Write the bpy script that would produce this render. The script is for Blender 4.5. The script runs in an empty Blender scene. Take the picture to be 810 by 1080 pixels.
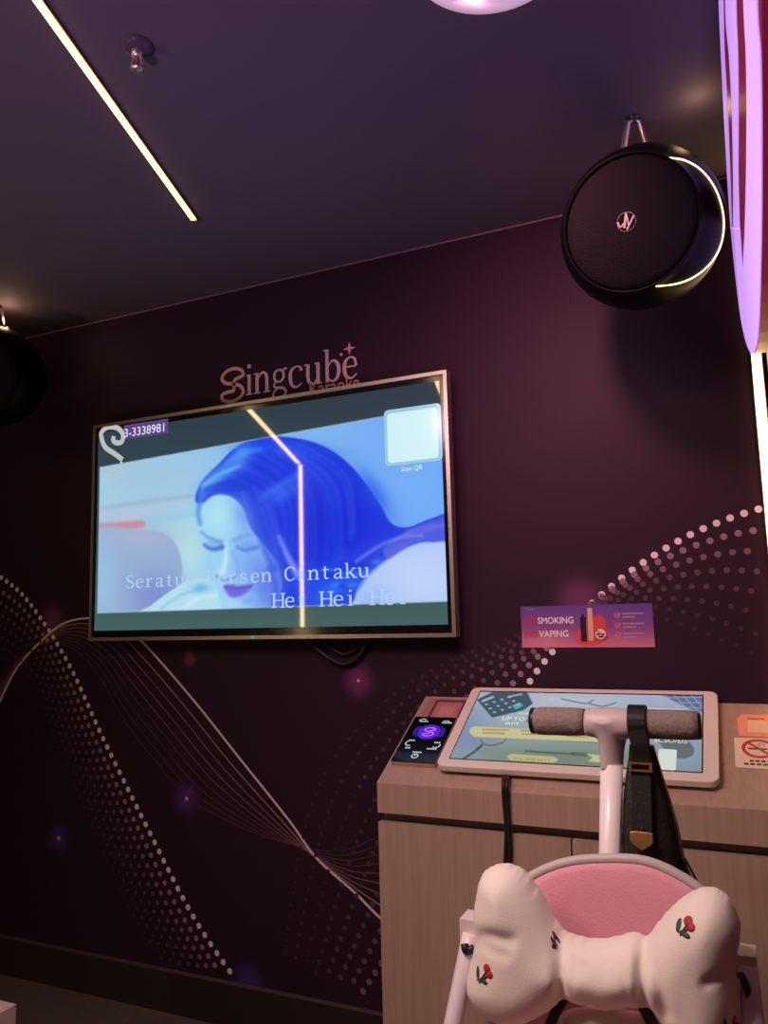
import bpy, bmesh, math, random
import numpy as np
from mathutils import Vector, Matrix
from mathutils.bvhtree import BVHTree
random.seed(7)
S = bpy.context.scene
COL = S.collection

# ---------------------------------------------------------------- camera
H = 2.45                                   # ceiling height
FPX, PITCH, YAW, ROLL, CD, CH = 821.908, .126471585, -.422574347, -.0259293929, 2.22021645, 1.29715312
CAM = np.array([0., -CD, CH])
def cam_axes():
    cy, sy, cp, sp = math.cos(YAW), math.sin(YAW), math.cos(PITCH), math.sin(PITCH)
    F = np.array([sy*cp, cy*cp, sp]); R0 = np.array([cy, -sy, 0.]); U0 = np.cross(R0, F)
    return (math.cos(ROLL)*R0+math.sin(ROLL)*U0, -math.sin(ROLL)*R0+math.cos(ROLL)*U0, F)
AR, AU, AF = cam_axes()
cd = bpy.data.cameras.new('camera'); cam = bpy.data.objects.new('camera', cd); COL.objects.link(cam)
cam.matrix_world = Matrix(((AR[0], AU[0], -AF[0], CAM[0]), (AR[1], AU[1], -AF[1], CAM[1]), (AR[2], AU[2], -AF[2], CAM[2]), (0, 0, 0, 1)))
cd.sensor_width = 36; cd.sensor_fit = 'AUTO'; cd.lens = FPX/1080*36; cd.clip_start = .02
S.camera = cam

# ---------------------------------------------------------------- world, lights, exposure
S.view_settings.view_transform = 'Standard'; S.view_settings.look = 'None'
S.view_settings.exposure = 0; S.view_settings.gamma = 1; S.view_settings.use_curve_mapping = False
w = bpy.data.worlds.new('world'); S.world = w; w.use_nodes = True
w.node_tree.nodes['Background'].inputs[0].default_value = (.05, .03, .06, 1)
w.node_tree.nodes['Background'].inputs[1].default_value = .3
def area(name, loc, target, size, power, color, spread=180):
    l = bpy.data.lights.new(name, 'AREA'); l.energy = power; l.color = color; l.shape = 'DISK'; l.size = size; l.spread = math.radians(spread)
    o = bpy.data.objects.new(name, l); COL.objects.link(o); o.location = loc
    o.rotation_euler = (Vector(target)-Vector(loc)).to_track_quat('-Z', 'Y').to_euler()
    return o
area('added_fill_rear', (-.70, -1.75, 2.40), (-.42, -.75, .8), .45, 9.8, (1., .71, .63), 105)  # unseen fill light added to brighten the stroller and cabinet
area('added_fill_side', (-1.35, -2.2, 2.39), (-.4, -.85, .95), .4, 5.5, (1., .63, .74), 110)  # second fill added out of view, pinkish, from the left
area('added_purple_fill', (-.85, -2.9, .3), (-.85, -1.25, 2.45), .4, 5.2, (.72, .46, 1.), 62)  # added fill near the floor, tints the ceiling purple
area('added_warm_fill', (-2.3, -2.3, .3), (-1.95, -1.0, 2.45), .4, 3.6, (1., .66, .42), 80)  # added fill that warms the left part of the ceiling
area('added_pink_fill', (-.38, -.98, 2.37), (-.40, 0, 1.84), .12, 3.0, (1., .34, .46), 84)  # added pink light, reddens the upper right of the printed wall
STRIP = 26.0                               # radiance of the warm LED strips

# ---------------------------------------------------------------- helpers
def lin(c):
    f = lambda v: v/12.92 if v <= .04045 else ((v+.055)/1.055)**2.4
    return tuple(f(v/255.) for v in c)
def linA(a):
    a = np.asarray(a, float)/255.
    return np.where(a <= .04045, a/12.92, ((a+.055)/1.055)**2.4)
def ray(px, py):
    return AF+(px-405)/FPX*AR-(py-540)/FPX*AU
def at(px, py, val, axis=1):
    d = ray(px, py); return CAM+(val-CAM[axis])/d[axis]*d
def proj(X):
    d = np.asarray(X)-CAM; z = d@AF
    return 405+FPX*(d@AR)/z, 540-FPX*(d@AU)/z

def mat(name, color=(.5, .5, .5), rough=.5, metal=0., emit=None, strength=1., spec=.5, coat=0., bump=None, sheen=0., vary=None):
    m = bpy.data.materials.new(name); m.use_nodes = True
    nt = m.node_tree; b = nt.nodes['Principled BSDF']
    b.inputs['Base Color'].default_value = (*color, 1); b.inputs['Roughness'].default_value = rough
    b.inputs['Metallic'].default_value = metal; b.inputs['Specular IOR Level'].default_value = spec
    b.inputs['Coat Weight'].default_value = coat; b.inputs['Sheen Weight'].default_value = sheen
    if emit is not None:
        b.inputs['Emission Color'].default_value = (*emit, 1); b.inputs['Emission Strength'].default_value = strength
    if vary:                                # slight procedural colour variation (scale, amount)
        tc = nt.nodes.new('ShaderNodeTexCoord'); n = nt.nodes.new('ShaderNodeTexNoise'); n.inputs['Scale'].default_value = vary[0]; n.inputs['Detail'].default_value = 4
        mx = nt.nodes.new('ShaderNodeMix'); mx.data_type = 'RGBA'
        mx.inputs[6].default_value = (*[c*(1-vary[1]) for c in color], 1); mx.inputs[7].default_value = (*[min(1, c*(1+vary[1])) for c in color], 1)
        nt.links.new(tc.outputs['Object'], n.inputs['Vector']); nt.links.new(n.outputs['Fac'], mx.inputs[0]); nt.links.new(mx.outputs[2], b.inputs['Base Color'])
    if bump:                                # (scale, strength)
        tc = nt.nodes.new('ShaderNodeTexCoord'); n = nt.nodes.new('ShaderNodeTexNoise'); n.inputs['Scale'].default_value = bump[0]; n.inputs['Detail'].default_value = 5
        bp = nt.nodes.new('ShaderNodeBump'); bp.inputs['Strength'].default_value = bump[1]; bp.inputs['Distance'].default_value = .01
        nt.links.new(tc.outputs['Object'], n.inputs['Vector']); nt.links.new(n.outputs['Fac'], bp.inputs['Height']); nt.links.new(bp.outputs['Normal'], b.inputs['Normal'])
    return m

def mat_attr(name, emissive=True, rough=.08, strength=1., spec=.5):
    m = bpy.data.materials.new(name); m.use_nodes = True; nt = m.node_tree; b = nt.nodes['Principled BSDF']
    a = nt.nodes.new('ShaderNodeAttribute'); a.attribute_name = 'Col'
    b.inputs['Roughness'].default_value = rough; b.inputs['Specular IOR Level'].default_value = spec
    if emissive:
        b.inputs['Base Color'].default_value = (.01, .01, .012, 1)
        nt.links.new(a.outputs['Color'], b.inputs['Emission Color']); b.inputs['Emission Strength'].default_value = strength
    else:
        nt.links.new(a.outputs['Color'], b.inputs['Base Color'])
    return m

def mat_wood(name, c1, c2):
    m = bpy.data.materials.new(name); m.use_nodes = True; nt = m.node_tree; b = nt.nodes['Principled BSDF']
    b.inputs['Roughness'].default_value = .42
    tc = nt.nodes.new('ShaderNodeTexCoord'); mp = nt.nodes.new('ShaderNodeMapping'); mp.inputs['Scale'].default_value = (75, 20, 2.2)
    n = nt.nodes.new('ShaderNodeTexNoise'); n.inputs['Scale'].default_value = 1.6; n.inputs['Detail'].default_value = 6; n.inputs['Distortion'].default_value = .6
    r = nt.nodes.new('ShaderNodeValToRGB'); r.color_ramp.elements[0].position = .3; r.color_ramp.elements[1].position = .72
    r.color_ramp.elements[0].color = (*c1, 1); r.color_ramp.elements[1].color = (*c2, 1)
    nt.links.new(tc.outputs['Object'], mp.inputs[0]); nt.links.new(mp.outputs[0], n.inputs['Vector']); nt.links.new(n.outputs['Fac'], r.inputs[0]); nt.links.new(r.outputs[0], b.inputs['Base Color'])
    return m

def link_mesh(name, bm, mats, parent=None, smooth=False):
    me = bpy.data.meshes.new(name); bm.to_mesh(me); bm.free()
    for m in (mats if isinstance(mats, (list, tuple)) else [mats]): me.materials.append(m)
    if smooth:
        for p in me.polygons: p.use_smooth = True
    o = bpy.data.objects.new(name, me); COL.objects.link(o)
    if parent is not None: set_parent(o, parent)
    return o
def set_parent(o, p):
    o.parent = p
    def world(q): return (world(q.parent) @ q.matrix_parent_inverse @ q.matrix_basis) if q.parent else q.matrix_basis.copy()
    o.matrix_parent_inverse = world(p).inverted()     # children are modelled in world coordinates
def thing(name, label, cat, loc=(0, 0, 0), group=None):
    o = bpy.data.objects.new(name, None); COL.objects.link(o); o.location = loc; o.empty_display_size = .05
    o['label'] = label; o['category'] = cat
    if group: o['group'] = group
    return o
def tag(o, label, cat, group=None):
    o['label'] = label; o['category'] = cat
    if group: o['group'] = group
    return o
def structure(o, label=None, cat=None):
    o['kind'] = 'structure'
    if label: o['label'] = label
    if cat: o['category'] = cat
    return o
def bevel(bm, r, seg=2, ang=35):
    es = [e for e in bm.edges if len(e.link_faces) == 2 and e.calc_face_angle(0) > math.radians(ang)]
    if es: bmesh.ops.bevel(bm, geom=es, offset=r, segments=seg, profile=.5, affect='EDGES')
def box(bm, lo, hi, mi=0):
    v = [bm.verts.new((x, y, z)) for z in (lo[2], hi[2]) for y in (lo[1], hi[1]) for x in (lo[0], hi[0])]
    for q in ((0, 2, 3, 1), (4, 5, 7, 6), (0, 1, 5, 4), (2, 6, 7, 3), (0, 4, 6, 2), (1, 3, 7, 5)):
        bm.faces.new([v[i] for i in q]).material_index = mi
    return v
def new_box(name, lo, hi, m, parent=None, r=0, seg=2):
    bm = bmesh.new(); box(bm, lo, hi)
    if r: bevel(bm, r, seg)
    return link_mesh(name, bm, m, parent)
def smooth_path(pts, n=8, closed=False):
    P = [np.asarray(p, float) for p in pts]; N = len(P); out = []
    rng = range(N) if closed else range(N-1)
    for i in rng:
        g = (lambda k: P[k % N]) if closed else (lambda k: P[min(max(k, 0), N-1)])
        a, b, c, d = g(i-1), g(i), g(i+1), g(i+2)
        for k in range(n):
            t = k/n
            out.append(.5*(2*b+(c-a)*t+(2*a-5*b+4*c-d)*t*t+(3*b-a-3*c+d)*t**3))
    if not closed: out.append(P[-1])
    return out
def tube(bm, pts, r, seg=10, closed=False, mi=0, cap=True, flat=1.):
    P = [Vector(p) for p in pts]; N = len(P); rings = []; prev = None
    for i, p in enumerate(P):
        if closed: t = P[(i+1) % N]-P[i-1]
        else: t = P[min(i+1, N-1)]-P[max(i-1, 0)]
        t.normalize()
        if prev is None:
            u = t.orthogonal().normalized()
        else:
            u = (prev-t*prev.dot(t)).normalized()
        prev = u; v = t.cross(u)
        rr = r[i] if hasattr(r, '__len__') else r
        rings.append([bm.verts.new(p+u*(math.cos(a)*rr)+v*(math.sin(a)*rr*flat)) for a in [2*math.pi*k/seg for k in range(seg)]])
    for i in range(N if closed else N-1):
        A, B = rings[i], rings[(i+1) % N]
        for k in range(seg):
            f = bm.faces.new((A[k], A[(k+1) % seg], B[(k+1) % seg], B[k])); f.material_index = mi; f.smooth = True
    if cap and not closed:
        bm.faces.new(rings[0][::-1]).material_index = mi; bm.faces.new(rings[-1]).material_index = mi
def lathe(bm, c, axis, prof, seg=48, mi=0):
    c = Vector(c); a = Vector(axis).normalized(); u = a.orthogonal().normalized(); v = a.cross(u); rings = []
    for s, r in prof:
        if r < 1e-6: rings.append([bm.verts.new(c+a*s)])
        else: rings.append([bm.verts.new(c+a*s+(u*math.cos(t)+v*math.sin(t))*r) for t in [2*math.pi*k/seg for k in range(seg)]])
    for A, B in zip(rings, rings[1:]):
        for k in range(seg):
            q = [A[k % len(A)], A[(k+1) % len(A)], B[(k+1) % len(B)], B[k % len(B)]]
            q = list(dict.fromkeys(q))
            if len(q) > 2:
                f = bm.faces.new(q); f.material_index = mi; f.smooth = True
class Plane:                                # a drawing plane: origin, right, up, outward normal
    def __init__(s, O, ex, ey):
        s.O = np.asarray(O, float); s.ex = np.asarray(ex, float); s.ex /= np.linalg.norm(s.ex)
        s.ey = np.asarray(ey, float); s.ey /= np.linalg.norm(s.ey); s.n = np.cross(s.ex, s.ey)
    def P(s, u, v, off=0): return s.O+s.ex*u+s.ey*v+s.n*off
    def uv(s, px, py, off=0):
        d = ray(px, py); t = ((s.O+s.n*off-CAM)@s.n)/(d@s.n); X = CAM+t*d-s.O
        return np.array([X@s.ex, X@s.ey])
def poly(bm, pl, pts, off, mi=0):
    f = bm.faces.new([bm.verts.new(pl.P(u, v, off)) for u, v in pts]); f.material_index = mi
    if Vector(pl.n).dot(f.normal if f.normal.length else Vector(pl.n)) < 0: f.normal_flip()
    return f
def fill_poly(bm, pl, pts, off, mi=0):
    f = poly(bm, pl, pts, off, mi)
    bmesh.ops.triangulate(bm, faces=[f])
def rrect(u0, v0, u1, v1, r, n=5):
    out = []
    for cx, cy, a0 in ((u1-r, v1-r, 0), (u0+r, v1-r, 90), (u0+r, v0+r, 180), (u1-r, v0+r, 270)):
        for k in range(n+1):
            a = math.radians(a0+90*k/n); out.append((cx+r*math.cos(a), cy+r*math.sin(a)))
    return out
def circ(u, v, r, n=20, ry=None):
    return [(u+r*math.cos(2*math.pi*k/n), v+(ry or r)*math.sin(2*math.pi*k/n)) for k in range(n)]
def ribbon(bm, pl, pts, wid, off, mi=0, closed=False):
    P = [np.asarray(p, float) for p in pts]; N = len(P); L = []
    for i in range(N):
        t = (P[(i+1) % N]-P[i-1]) if closed else P[min(i+1, N-1)]-P[max(i-1, 0)]
        t = t/(np.linalg.norm(t)+1e-12); nn = np.array([-t[1], t[0]]); ww = (wid[i] if hasattr(wid, '__len__') else wid)/2
        L.append((bm.verts.new(pl.P(*(P[i]+nn*ww), off)), bm.verts.new(pl.P(*(P[i]-nn*ww), off))))
    for i in range(N if closed else N-1):
        a, b = L[i], L[(i+1) % N]; bm.faces.new((a[1], b[1], b[0], a[0])).material_index = mi
def outline_prism(bm, pl, pts, o0, o1, mi=0):
    a = [bm.verts.new(pl.P(u, v, o0)) for u, v in pts]; b = [bm.verts.new(pl.P(u, v, o1)) for u, v in pts]; N = len(a)
    bm.faces.new(a[::-1]).material_index = mi; bm.faces.new(b).material_index = mi
    for i in range(N): bm.faces.new((a[i], a[(i+1) % N], b[(i+1) % N], b[i])).material_index = mi
    bmesh.ops.recalc_face_normals(bm, faces=bm.faces)

_txt = {}
def text_geo(s):
    if s not in _txt:
        c = bpy.data.curves.new('t', 'FONT'); c.body = s; c.resolution_u = 3
        o = bpy.data.objects.new('t', c); COL.objects.link(o)
        dg = bpy.context.evaluated_depsgraph_get(); me = bpy.data.meshes.new_from_object(o.evaluated_get(dg))
        _txt[s] = ([v.co[:2] for v in me.vertices], [list(p.vertices) for p in me.polygons])
        bpy.data.objects.remove(o); bpy.data.curves.remove(c); bpy.data.meshes.remove(me)
    return _txt[s]
def text(bm, pl, s, u0, v0, width, height, off, mi=0):       # lower left corner, full width, full height
    V, F = text_geo(s); A = np.array(V); lo, hi = A.min(0), A.max(0)
    B = (A-lo)/(hi-lo)*np.array([width, height])+np.array([u0, v0])
    vs = [bm.verts.new(pl.P(u, v, off)) for u, v in B]
    for f in F:
        try: bm.faces.new([vs[i] for i in f]).material_index = mi
        except ValueError: pass

# a small slab-serif alphabet drawn as pen strokes: x height 100
def _bar(x0, x1, y, w=7): return [((x0, y), (x1, y)), (w, w)]
GL = {
 'i': (44, [[((21, 0), (21, 98)), 18], _bar(3, 39, 3.5), _bar(4, 21, 95), [((21, 128), (21, 146)), 19]]),
 'n': (98, [[((20, 0), (20, 98)), 18], _bar(2, 38, 3.5), _bar(2, 20, 95), [((26, 70), (42, 93), (60, 94), (72, 75), (73, 40), (73, 0)), (6, 10, 13, 17, 18, 18)], _bar(56, 90, 3.5)]),
 'g': (86, [[((40, 97), (18, 84), (17, 54), (40, 39), (62, 54), (62, 84), (40, 97)), (9, 13, 13, 9, 13, 13, 9)], [((58, 86), (70, 97), (82, 95)), (7, 9, 12)],
            [((24, 44), (13, 27), (24, 14), (58, 9), (76, -10), (60, -34), (34, -38), (10, -26), (12, -6), (28, 6)), (7, 8, 11, 14, 13, 9, 8, 10, 9, 7)]]),
 'c': (82, [[((70, 74), (66, 90), (44, 97), (18, 80), (13, 48), (22, 14), (48, 2), (72, 18)), (18, 11, 8, 16, 19, 16, 10, 6)]]),
 'u': (100, [[((23, 96), (23, 36), (34, 9), (52, 6), (70, 26)), (18, 18, 15, 11, 6)], [((74, 98), (74, 0)), 18], _bar(4, 24, 95), _bar(56, 74, 95), _bar(74, 92, 3.5)]),
 'b': (92, [[((20, 0), (20, 150)), 17], _bar(2, 20, 147), [((26, 72), (46, 95), (70, 82), (78, 48), (68, 14), (46, 2), (26, 16)), (6, 10, 16, 19, 16, 9, 6)]]),
 'e': (84, [[((14, 55), (70, 55)), 7], [((70, 55), (64, 86), (42, 97), (20, 82), (13, 48), (22, 14), (48, 2), (74, 20)), (12, 12, 8, 15, 19, 16, 10, 6)]]),
 'S': (90, [[((74, 108), (68, 130), (44, 140), (18, 124), (20, 96), (46, 74), (72, 52), (74, 22), (46, 1), (18, 8), (10, 34)), (8, 8, 9, 15, 18, 19, 18, 16, 9, 8, 8)]]),
 'r': (68, [[((20, 0), (20, 98)), 18], _bar(2, 40, 3.5), _bar(2, 20, 95), [((26, 66), (40, 92), (58, 92)), (6, 10, 16)]]),
 'a': (86, [[((16, 78), (26, 95), (48, 95), (60, 78), (60, 14), (70, 4), (80, 8)), (16, 9, 9, 16, 17, 9, 6)], [((58, 58), (30, 48), (15, 26), (26, 5), (46, 8), (58, 24)), (8, 9, 16, 12, 8, 6)]]),
 't': (64, [[((28, 126), (28, 24), (38, 5), (58, 12)), (16, 17, 11, 6)], _bar(6, 56, 95)]),
 's': (76, [[((60, 74), (54, 92), (35, 98), (14, 82), (24, 60), (48, 46), (62, 26), (48, 4), (28, 2), (12, 24)), (7, 7, 9, 14, 17, 17, 14, 9, 7, 7)]]),
 'P': (98, [[((24, 0), (24, 140)), 18], _bar(4, 46, 3.5), _bar(4, 24, 136), [((24, 136), (58, 134), (82, 104), (58, 70), (24, 68)), (7, 9, 18, 9, 7)]]),
 'C': (104, [[((88, 104), (80, 128), (52, 138), (22, 112), (16, 68), (26, 24), (54, 2), (90, 26)), (9, 9, 9, 16, 19, 16, 9, 7)]]),
 'k': (96, [[((20, 0), (20, 150)), 17], _bar(2, 38, 3.5), _bar(2, 20, 147), [((70, 95), (26, 42)), 8], [((40, 58), (76, 2)), 17], _bar(56, 84, 95), _bar(62, 92, 3.5)]),
 'H': (116, [[((24, 0), (24, 140)), 18], [((90, 0), (90, 140)), 18], [((24, 70), (90, 70)), 8], _bar(4, 44, 3.5), _bar(4, 44, 136), _bar(70, 110, 3.5), _bar(70, 110, 136)]),
}
def serif(bm, pl, s, u0, v0, k, off, mi=0, track=0, bold=1., sx=1.):
    x = 0
    for ch in s:
        if ch == ' ': x += 70+track; continue
        adv, strokes = GL[ch]
        for i, st in enumerate(strokes):
            pts, wd = st
            if not hasattr(wd, '__len__'): wd = [wd]*len(pts)
            if len(pts) > 2:
                q = smooth_path([(p[0], p[1], ww) for p, ww in zip(pts, wd)], 6); pp = [a[:2] for a in q]; ww = [a[2] for a in q]
            else: pp, ww = pts, wd
            ribbon(bm, pl, [(u0+(x+a[0])*k*sx, v0+a[1]*k) for a in pp], [b*k*bold for b in ww], off+i*.00004, mi)
        x += adv+track
    return x*k

# painting of flat pictures (what a screen shows, what a card has printed on it) on a vertex grid
def inside_sd(P, poly_):                    # signed distance, positive inside
    V = np.asarray(poly_, float); N = len(V); d2 = np.full(len(P), 1e18); ins = np.zeros(len(P), bool)
    for i in range(N):
        a, b = V[i], V[(i+1) % N]; e = b-a; wv = P-a
        t = np.clip((wv@e)/(e@e+1e-12), 0, 1); d2 = np.minimum(d2, ((wv-np.outer(t, e))**2).sum(1))
        c = ((a[1] <= P[:, 1]) != (b[1] <= P[:, 1])); xs = a[0]+(P[:, 1]-a[1])*e[0]/(e[1] if abs(e[1]) > 1e-12 else 1e-12)
        ins ^= c & (P[:, 0] < xs)
    d = np.sqrt(d2); return np.where(ins, d, -d)
class Paint:
    def __init__(s, P): s.P = np.asarray(P); s.C = np.zeros((len(P), 3))
    def mix(s, m, c): m = np.clip(m, 0, 1)[:, None]; s.C = s.C*(1-m)+np.asarray(c, float)*m
    def poly(s, pts, c, soft=1.5, a=1., smooth=True):
        if smooth: pts = smooth_path(pts, 6, True)
        sd = inside_sd(s.P, pts); s.mix(a*np.clip(sd/soft+.5, 0, 1), c)
    def blob(s, x, y, rx, ry, c, a=1., rot=0., p=1.):
        ca, sa = math.cos(math.radians(rot)), math.sin(math.radians(rot)); q = s.P-np.array([x, y])
        X = (q[:, 0]*ca+q[:, 1]*sa)/rx; Y = (-q[:, 0]*sa+q[:, 1]*ca)/ry
        s.mix(a*np.exp(-(X*X+Y*Y)**p), c)
    def line(s, pts, wd, c, a=1., soft=1.):
        pts = smooth_path(pts, 6); ww = np.linspace(wd[0], wd[1], len(pts)) if hasattr(wd, '__len__') else [wd]*len(pts)
        best = np.full(len(s.P), 1e9)
        for i in range(len(pts)-1):
            e = pts[i+1]-pts[i]; v = s.P-pts[i]; t = np.clip((v@e)/(e@e+1e-12), 0, 1)
            best = np.minimum(best, np.sqrt(((v-np.outer(t, e))**2).sum(1))-ww[i]/2)
        s.mix(a*np.clip(.5-best/soft, 0, 1), c)
def grid_mesh(name, pl, corners, off, nu, nv, paint, m, parent):
    # corners in plane uv: bl, br, tr, tl ; paint(Paint in photo-frame drawing coordinates)
    bl, br, tr, tl = [np.asarray(c, float) for c in corners]
    U, Vv = np.meshgrid(np.linspace(0, 1, nu), np.linspace(0, 1, nv)); U = U.ravel()[:, None]; Vv = Vv.ravel()[:, None]
    uv = (bl*(1-U)+br*U)*(1-Vv)+(tl*(1-U)+tr*U)*Vv
    X = pl.O+uv[:, :1]*pl.ex+uv[:, 1:]*pl.ey+pl.n*off
    d = X-CAM; z = d@AF
    pt = Paint(np.stack([405+FPX*(d@AR)/z, 540-FPX*(d@AU)/z], 1)); paint(pt)
    idx = np.arange(nu*nv).reshape(nv, nu); q = np.stack([idx[:-1, :-1], idx[:-1, 1:], idx[1:, 1:], idx[1:, :-1]], -1).reshape(-1, 4)
    me = bpy.data.meshes.new(name); me.vertices.add(len(X)); me.vertices.foreach_set('co', X.ravel())
    me.loops.add(q.size); me.loops.foreach_set('vertex_index', q.ravel().astype('i')); me.polygons.add(len(q))
    me.polygons.foreach_set('loop_start', np.arange(0, q.size, 4).astype('i')); me.update(calc_edges=True)
    at_ = me.attributes.new('Col', 'FLOAT_COLOR', 'POINT'); at_.data.foreach_set('color', np.concatenate([linA(np.clip(pt.C, 0, 255)), np.ones((len(X), 1))], 1).ravel())
    me.materials.append(m); o = bpy.data.objects.new(name, me); COL.objects.link(o)
    if parent is not None: set_parent(o, parent)
    return o

# ---------------------------------------------------------------- materials
M = {}
M['ceiling'] = mat('ceiling_paint', (.072, .052, .076), .8, bump=(60, .05), vary=(1.3, .06))
M['floor'] = mat('carpet_floor', (.11, .078, .062), .95, bump=(260, .5), vary=(30, .2))
M['dark_wall'] = mat('dark_wall_paint', (.10, .05, .07), .6)
M['red_wall'] = mat('red_wall_paint', (.09, .012, .02), .6)
M['base'] = mat('baseboard_paint', (.028, .016, .018), .45)
M['wood'] = mat_wood('wood_laminate', (.37, .245, .185), (.44, .30, .23))
M['black'] = mat('black_plastic', (.008, .008, .009), .35)
M['gloss_black'] = mat('gloss_black', (.006, .006, .007), .12)
M['shell'] = mat('speaker_shell_black', (.003, .003, .0033), .4, spec=.07)
M['panel_glass'] = mat('panel_glass_black', (.004, .004, .005), .08, spec=.2)
M['grille'] = mat('speaker_mesh', (.0055, .005, .0048), .85, bump=(420, .5), spec=.15)
M['led'] = mat('led_strip_glow', (1, .8, .5), .5, emit=(1., .70, .36), strength=STRIP)
M['led_front'] = mat('led_strip_glow_front', (1, .8, .5), .5, emit=(1., .68, .15), strength=5.2)
M['led_corner'] = mat('led_strip_glow_corner', (1, .8, .5), .5, emit=(1., .66, .27), strength=13)
M['shell_arc'] = mat('shell_arc_emission', (1, .8, .5), .5, emit=(1., .80, .38), strength=2.2)
M['alu'] = mat('aluminium_profile', (.35, .30, .26), .4, .9)
M['steel'] = mat('steel', (.55, .48, .44), .35, .9)
M['tvframe'] = mat('bronze_frame', (.50, .43, .39), .32, .85)
M['white'] = mat('white_plastic', (.80, .74, .74), .4)
M['cable'] = mat('cable_black', (.012, .011, .011), .5)

# ---------------------------------------------------------------- room shell
XR, XL, YR = .112, -3.10, -3.10
wallpl = Plane((0, 0, 0), (1, 0, 0), (0, 0, 1))      # normal is -y, toward the room
def wpt(p): return wallpl.uv(p[0], p[1])

def wall_print_material():
    m = bpy.data.materials.new('printed_wallpaper'); m.use_nodes = True; nt = m.node_tree; b = nt.nodes['Principled BSDF']
    b.inputs['Roughness'].default_value = .55; b.inputs['Specular IOR Level'].default_value = .12
    geo = nt.nodes.new('ShaderNodeNewGeometry'); cur = None
    base = nt.nodes.new('ShaderNodeRGB'); base.outputs[0].default_value = (.029, .0122, .025, 1); cur = base.outputs[0]
    # small printed stars with soft halos: photo position, radius, colour
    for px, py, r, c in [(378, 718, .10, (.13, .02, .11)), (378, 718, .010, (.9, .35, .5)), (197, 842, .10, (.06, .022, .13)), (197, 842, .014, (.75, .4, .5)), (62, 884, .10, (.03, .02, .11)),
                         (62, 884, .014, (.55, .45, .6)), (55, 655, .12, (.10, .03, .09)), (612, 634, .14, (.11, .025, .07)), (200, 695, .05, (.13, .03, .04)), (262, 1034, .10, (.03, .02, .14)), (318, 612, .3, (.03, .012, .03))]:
        c3 = at(px, py, 0)
        d = nt.nodes.new('ShaderNodeVectorMath'); d.operation = 'DISTANCE'; d.inputs[1].default_value = c3; nt.links.new(geo.outputs['Position'], d.inputs[0])
        mr = nt.nodes.new('ShaderNodeMapRange'); mr.interpolation_type = 'SMOOTHERSTEP'; mr.inputs['From Min'].default_value = 0; mr.inputs['From Max'].default_value = r
        mr.inputs['To Min'].default_value = 1; mr.inputs['To Max'].default_value = 0; nt.links.new(d.outputs['Value'], mr.inputs['Value'])
        pw = nt.nodes.new('ShaderNodeMath'); pw.operation = 'POWER'; pw.inputs[1].default_value = 2.0; nt.links.new(mr.outputs[0], pw.inputs[0])
        mx = nt.nodes.new('ShaderNodeMix'); mx.data_type = 'RGBA'; mx.blend_type = 'ADD'; mx.inputs[7].default_value = (*c, 1)
        nt.links.new(pw.outputs[0], mx.inputs[0]); nt.links.new(cur, mx.inputs[6]); cur = mx.outputs[2]
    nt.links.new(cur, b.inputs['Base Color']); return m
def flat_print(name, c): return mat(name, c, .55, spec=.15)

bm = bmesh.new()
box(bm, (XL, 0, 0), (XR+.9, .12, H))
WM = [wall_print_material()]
LEV = 7
def ramp(t, stops):
    for (a, ca), (b_, cb) in zip(stops, stops[1:]):
        if t <= b_: k = (t-a)/(b_-a); return tuple(x*(1-k)+y*k for x, y in zip(ca, cb))
    return stops[-1][1]
for i in range(8): WM.append(flat_print('print_dot_tone', ramp(i/7, [(0, (.78, .68, .70)), (.15, (.27, .15, .18)), (.45, (.115, .055, .075)), (1, (.052, .022, .035))])))
for i in range(11): WM.append(flat_print('print_line_tone', ramp(i/10, [(0, (.72, .58, .56)), (.12, (.22, .10, .12)), (.5, (.11, .042, .06)), (1, (.055, .024, .07))])))
def family(A, B, n, power=1.):
    a = np.array([wpt(p) for p in A]); b_ = np.array([wpt(p) for p in B])
    for k in range(n):
        t = (k/(n-1))**power
        yield k, np.array(smooth_path(list(a*(1-t)+b_*t), 14))
def walk(path, step, phase=0.):
    seg = np.linalg.norm(np.diff(path, axis=0), axis=1); s = np.concatenate([[0], np.cumsum(seg)])
    return [np.array([np.interp(q, s, path[:, 0]), np.interp(q, s, path[:, 1])]) for q in np.arange(phase*step, s[-1], step)]
def dot_rows(A, B, n, step, r0, r1, power=1.):
    for k, path in family(A, B, n, power):
        for p in walk(path, step, (k*.37) % 1):
            if p[1] < .15 or p[0] > XR-.012: continue
            r = r0+(r1-r0)*k/(n-1)
            poly(bm, wallpl, circ(p[0], p[1], r, 10), .0006+.00002*k, 1+min(7, k+(2 if p[1] < .75 and p[0] > -1.3 else 0)))
dot_rows([(-15, 598), (0, 608), (19, 622.6), (32, 637), (47, 658), (58.6, 676), (79, 713), (110, 781), (152, 866), (203, 965), (252, 1038)],
         [(-15, 690), (0, 694), (10, 698), (20, 704), (30, 712), (38, 722), (46, 745), (65, 795), (95, 865), (135, 955), (180, 1025)], 8, .0345, .0098, .006, .9)
dot_rows([(800, 537), (771, 546), (734, 561), (700, 579.5), (670, 599), (643, 620), (617, 644), (585, 684.5), (560, 717), (525, 775), (480, 865), (430, 970), (380, 1050)],
         [(800, 692), (765, 676), (730, 662), (700, 652), (670, 644), (640, 641), (600, 650), (530, 676), (465, 702), (400, 745), (345, 812), (318, 890), (300, 1010)], 8, .0355, .0095, .006)
LA = [(-20, 790), (0, 740), (20, 702), (51, 669), (71, 656), (96, 652), (125, 657), (152, 679), (203, 737), (253, 800), (304, 864), (334, 905), (375, 942), (400, 967), (440, 1000)]
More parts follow.
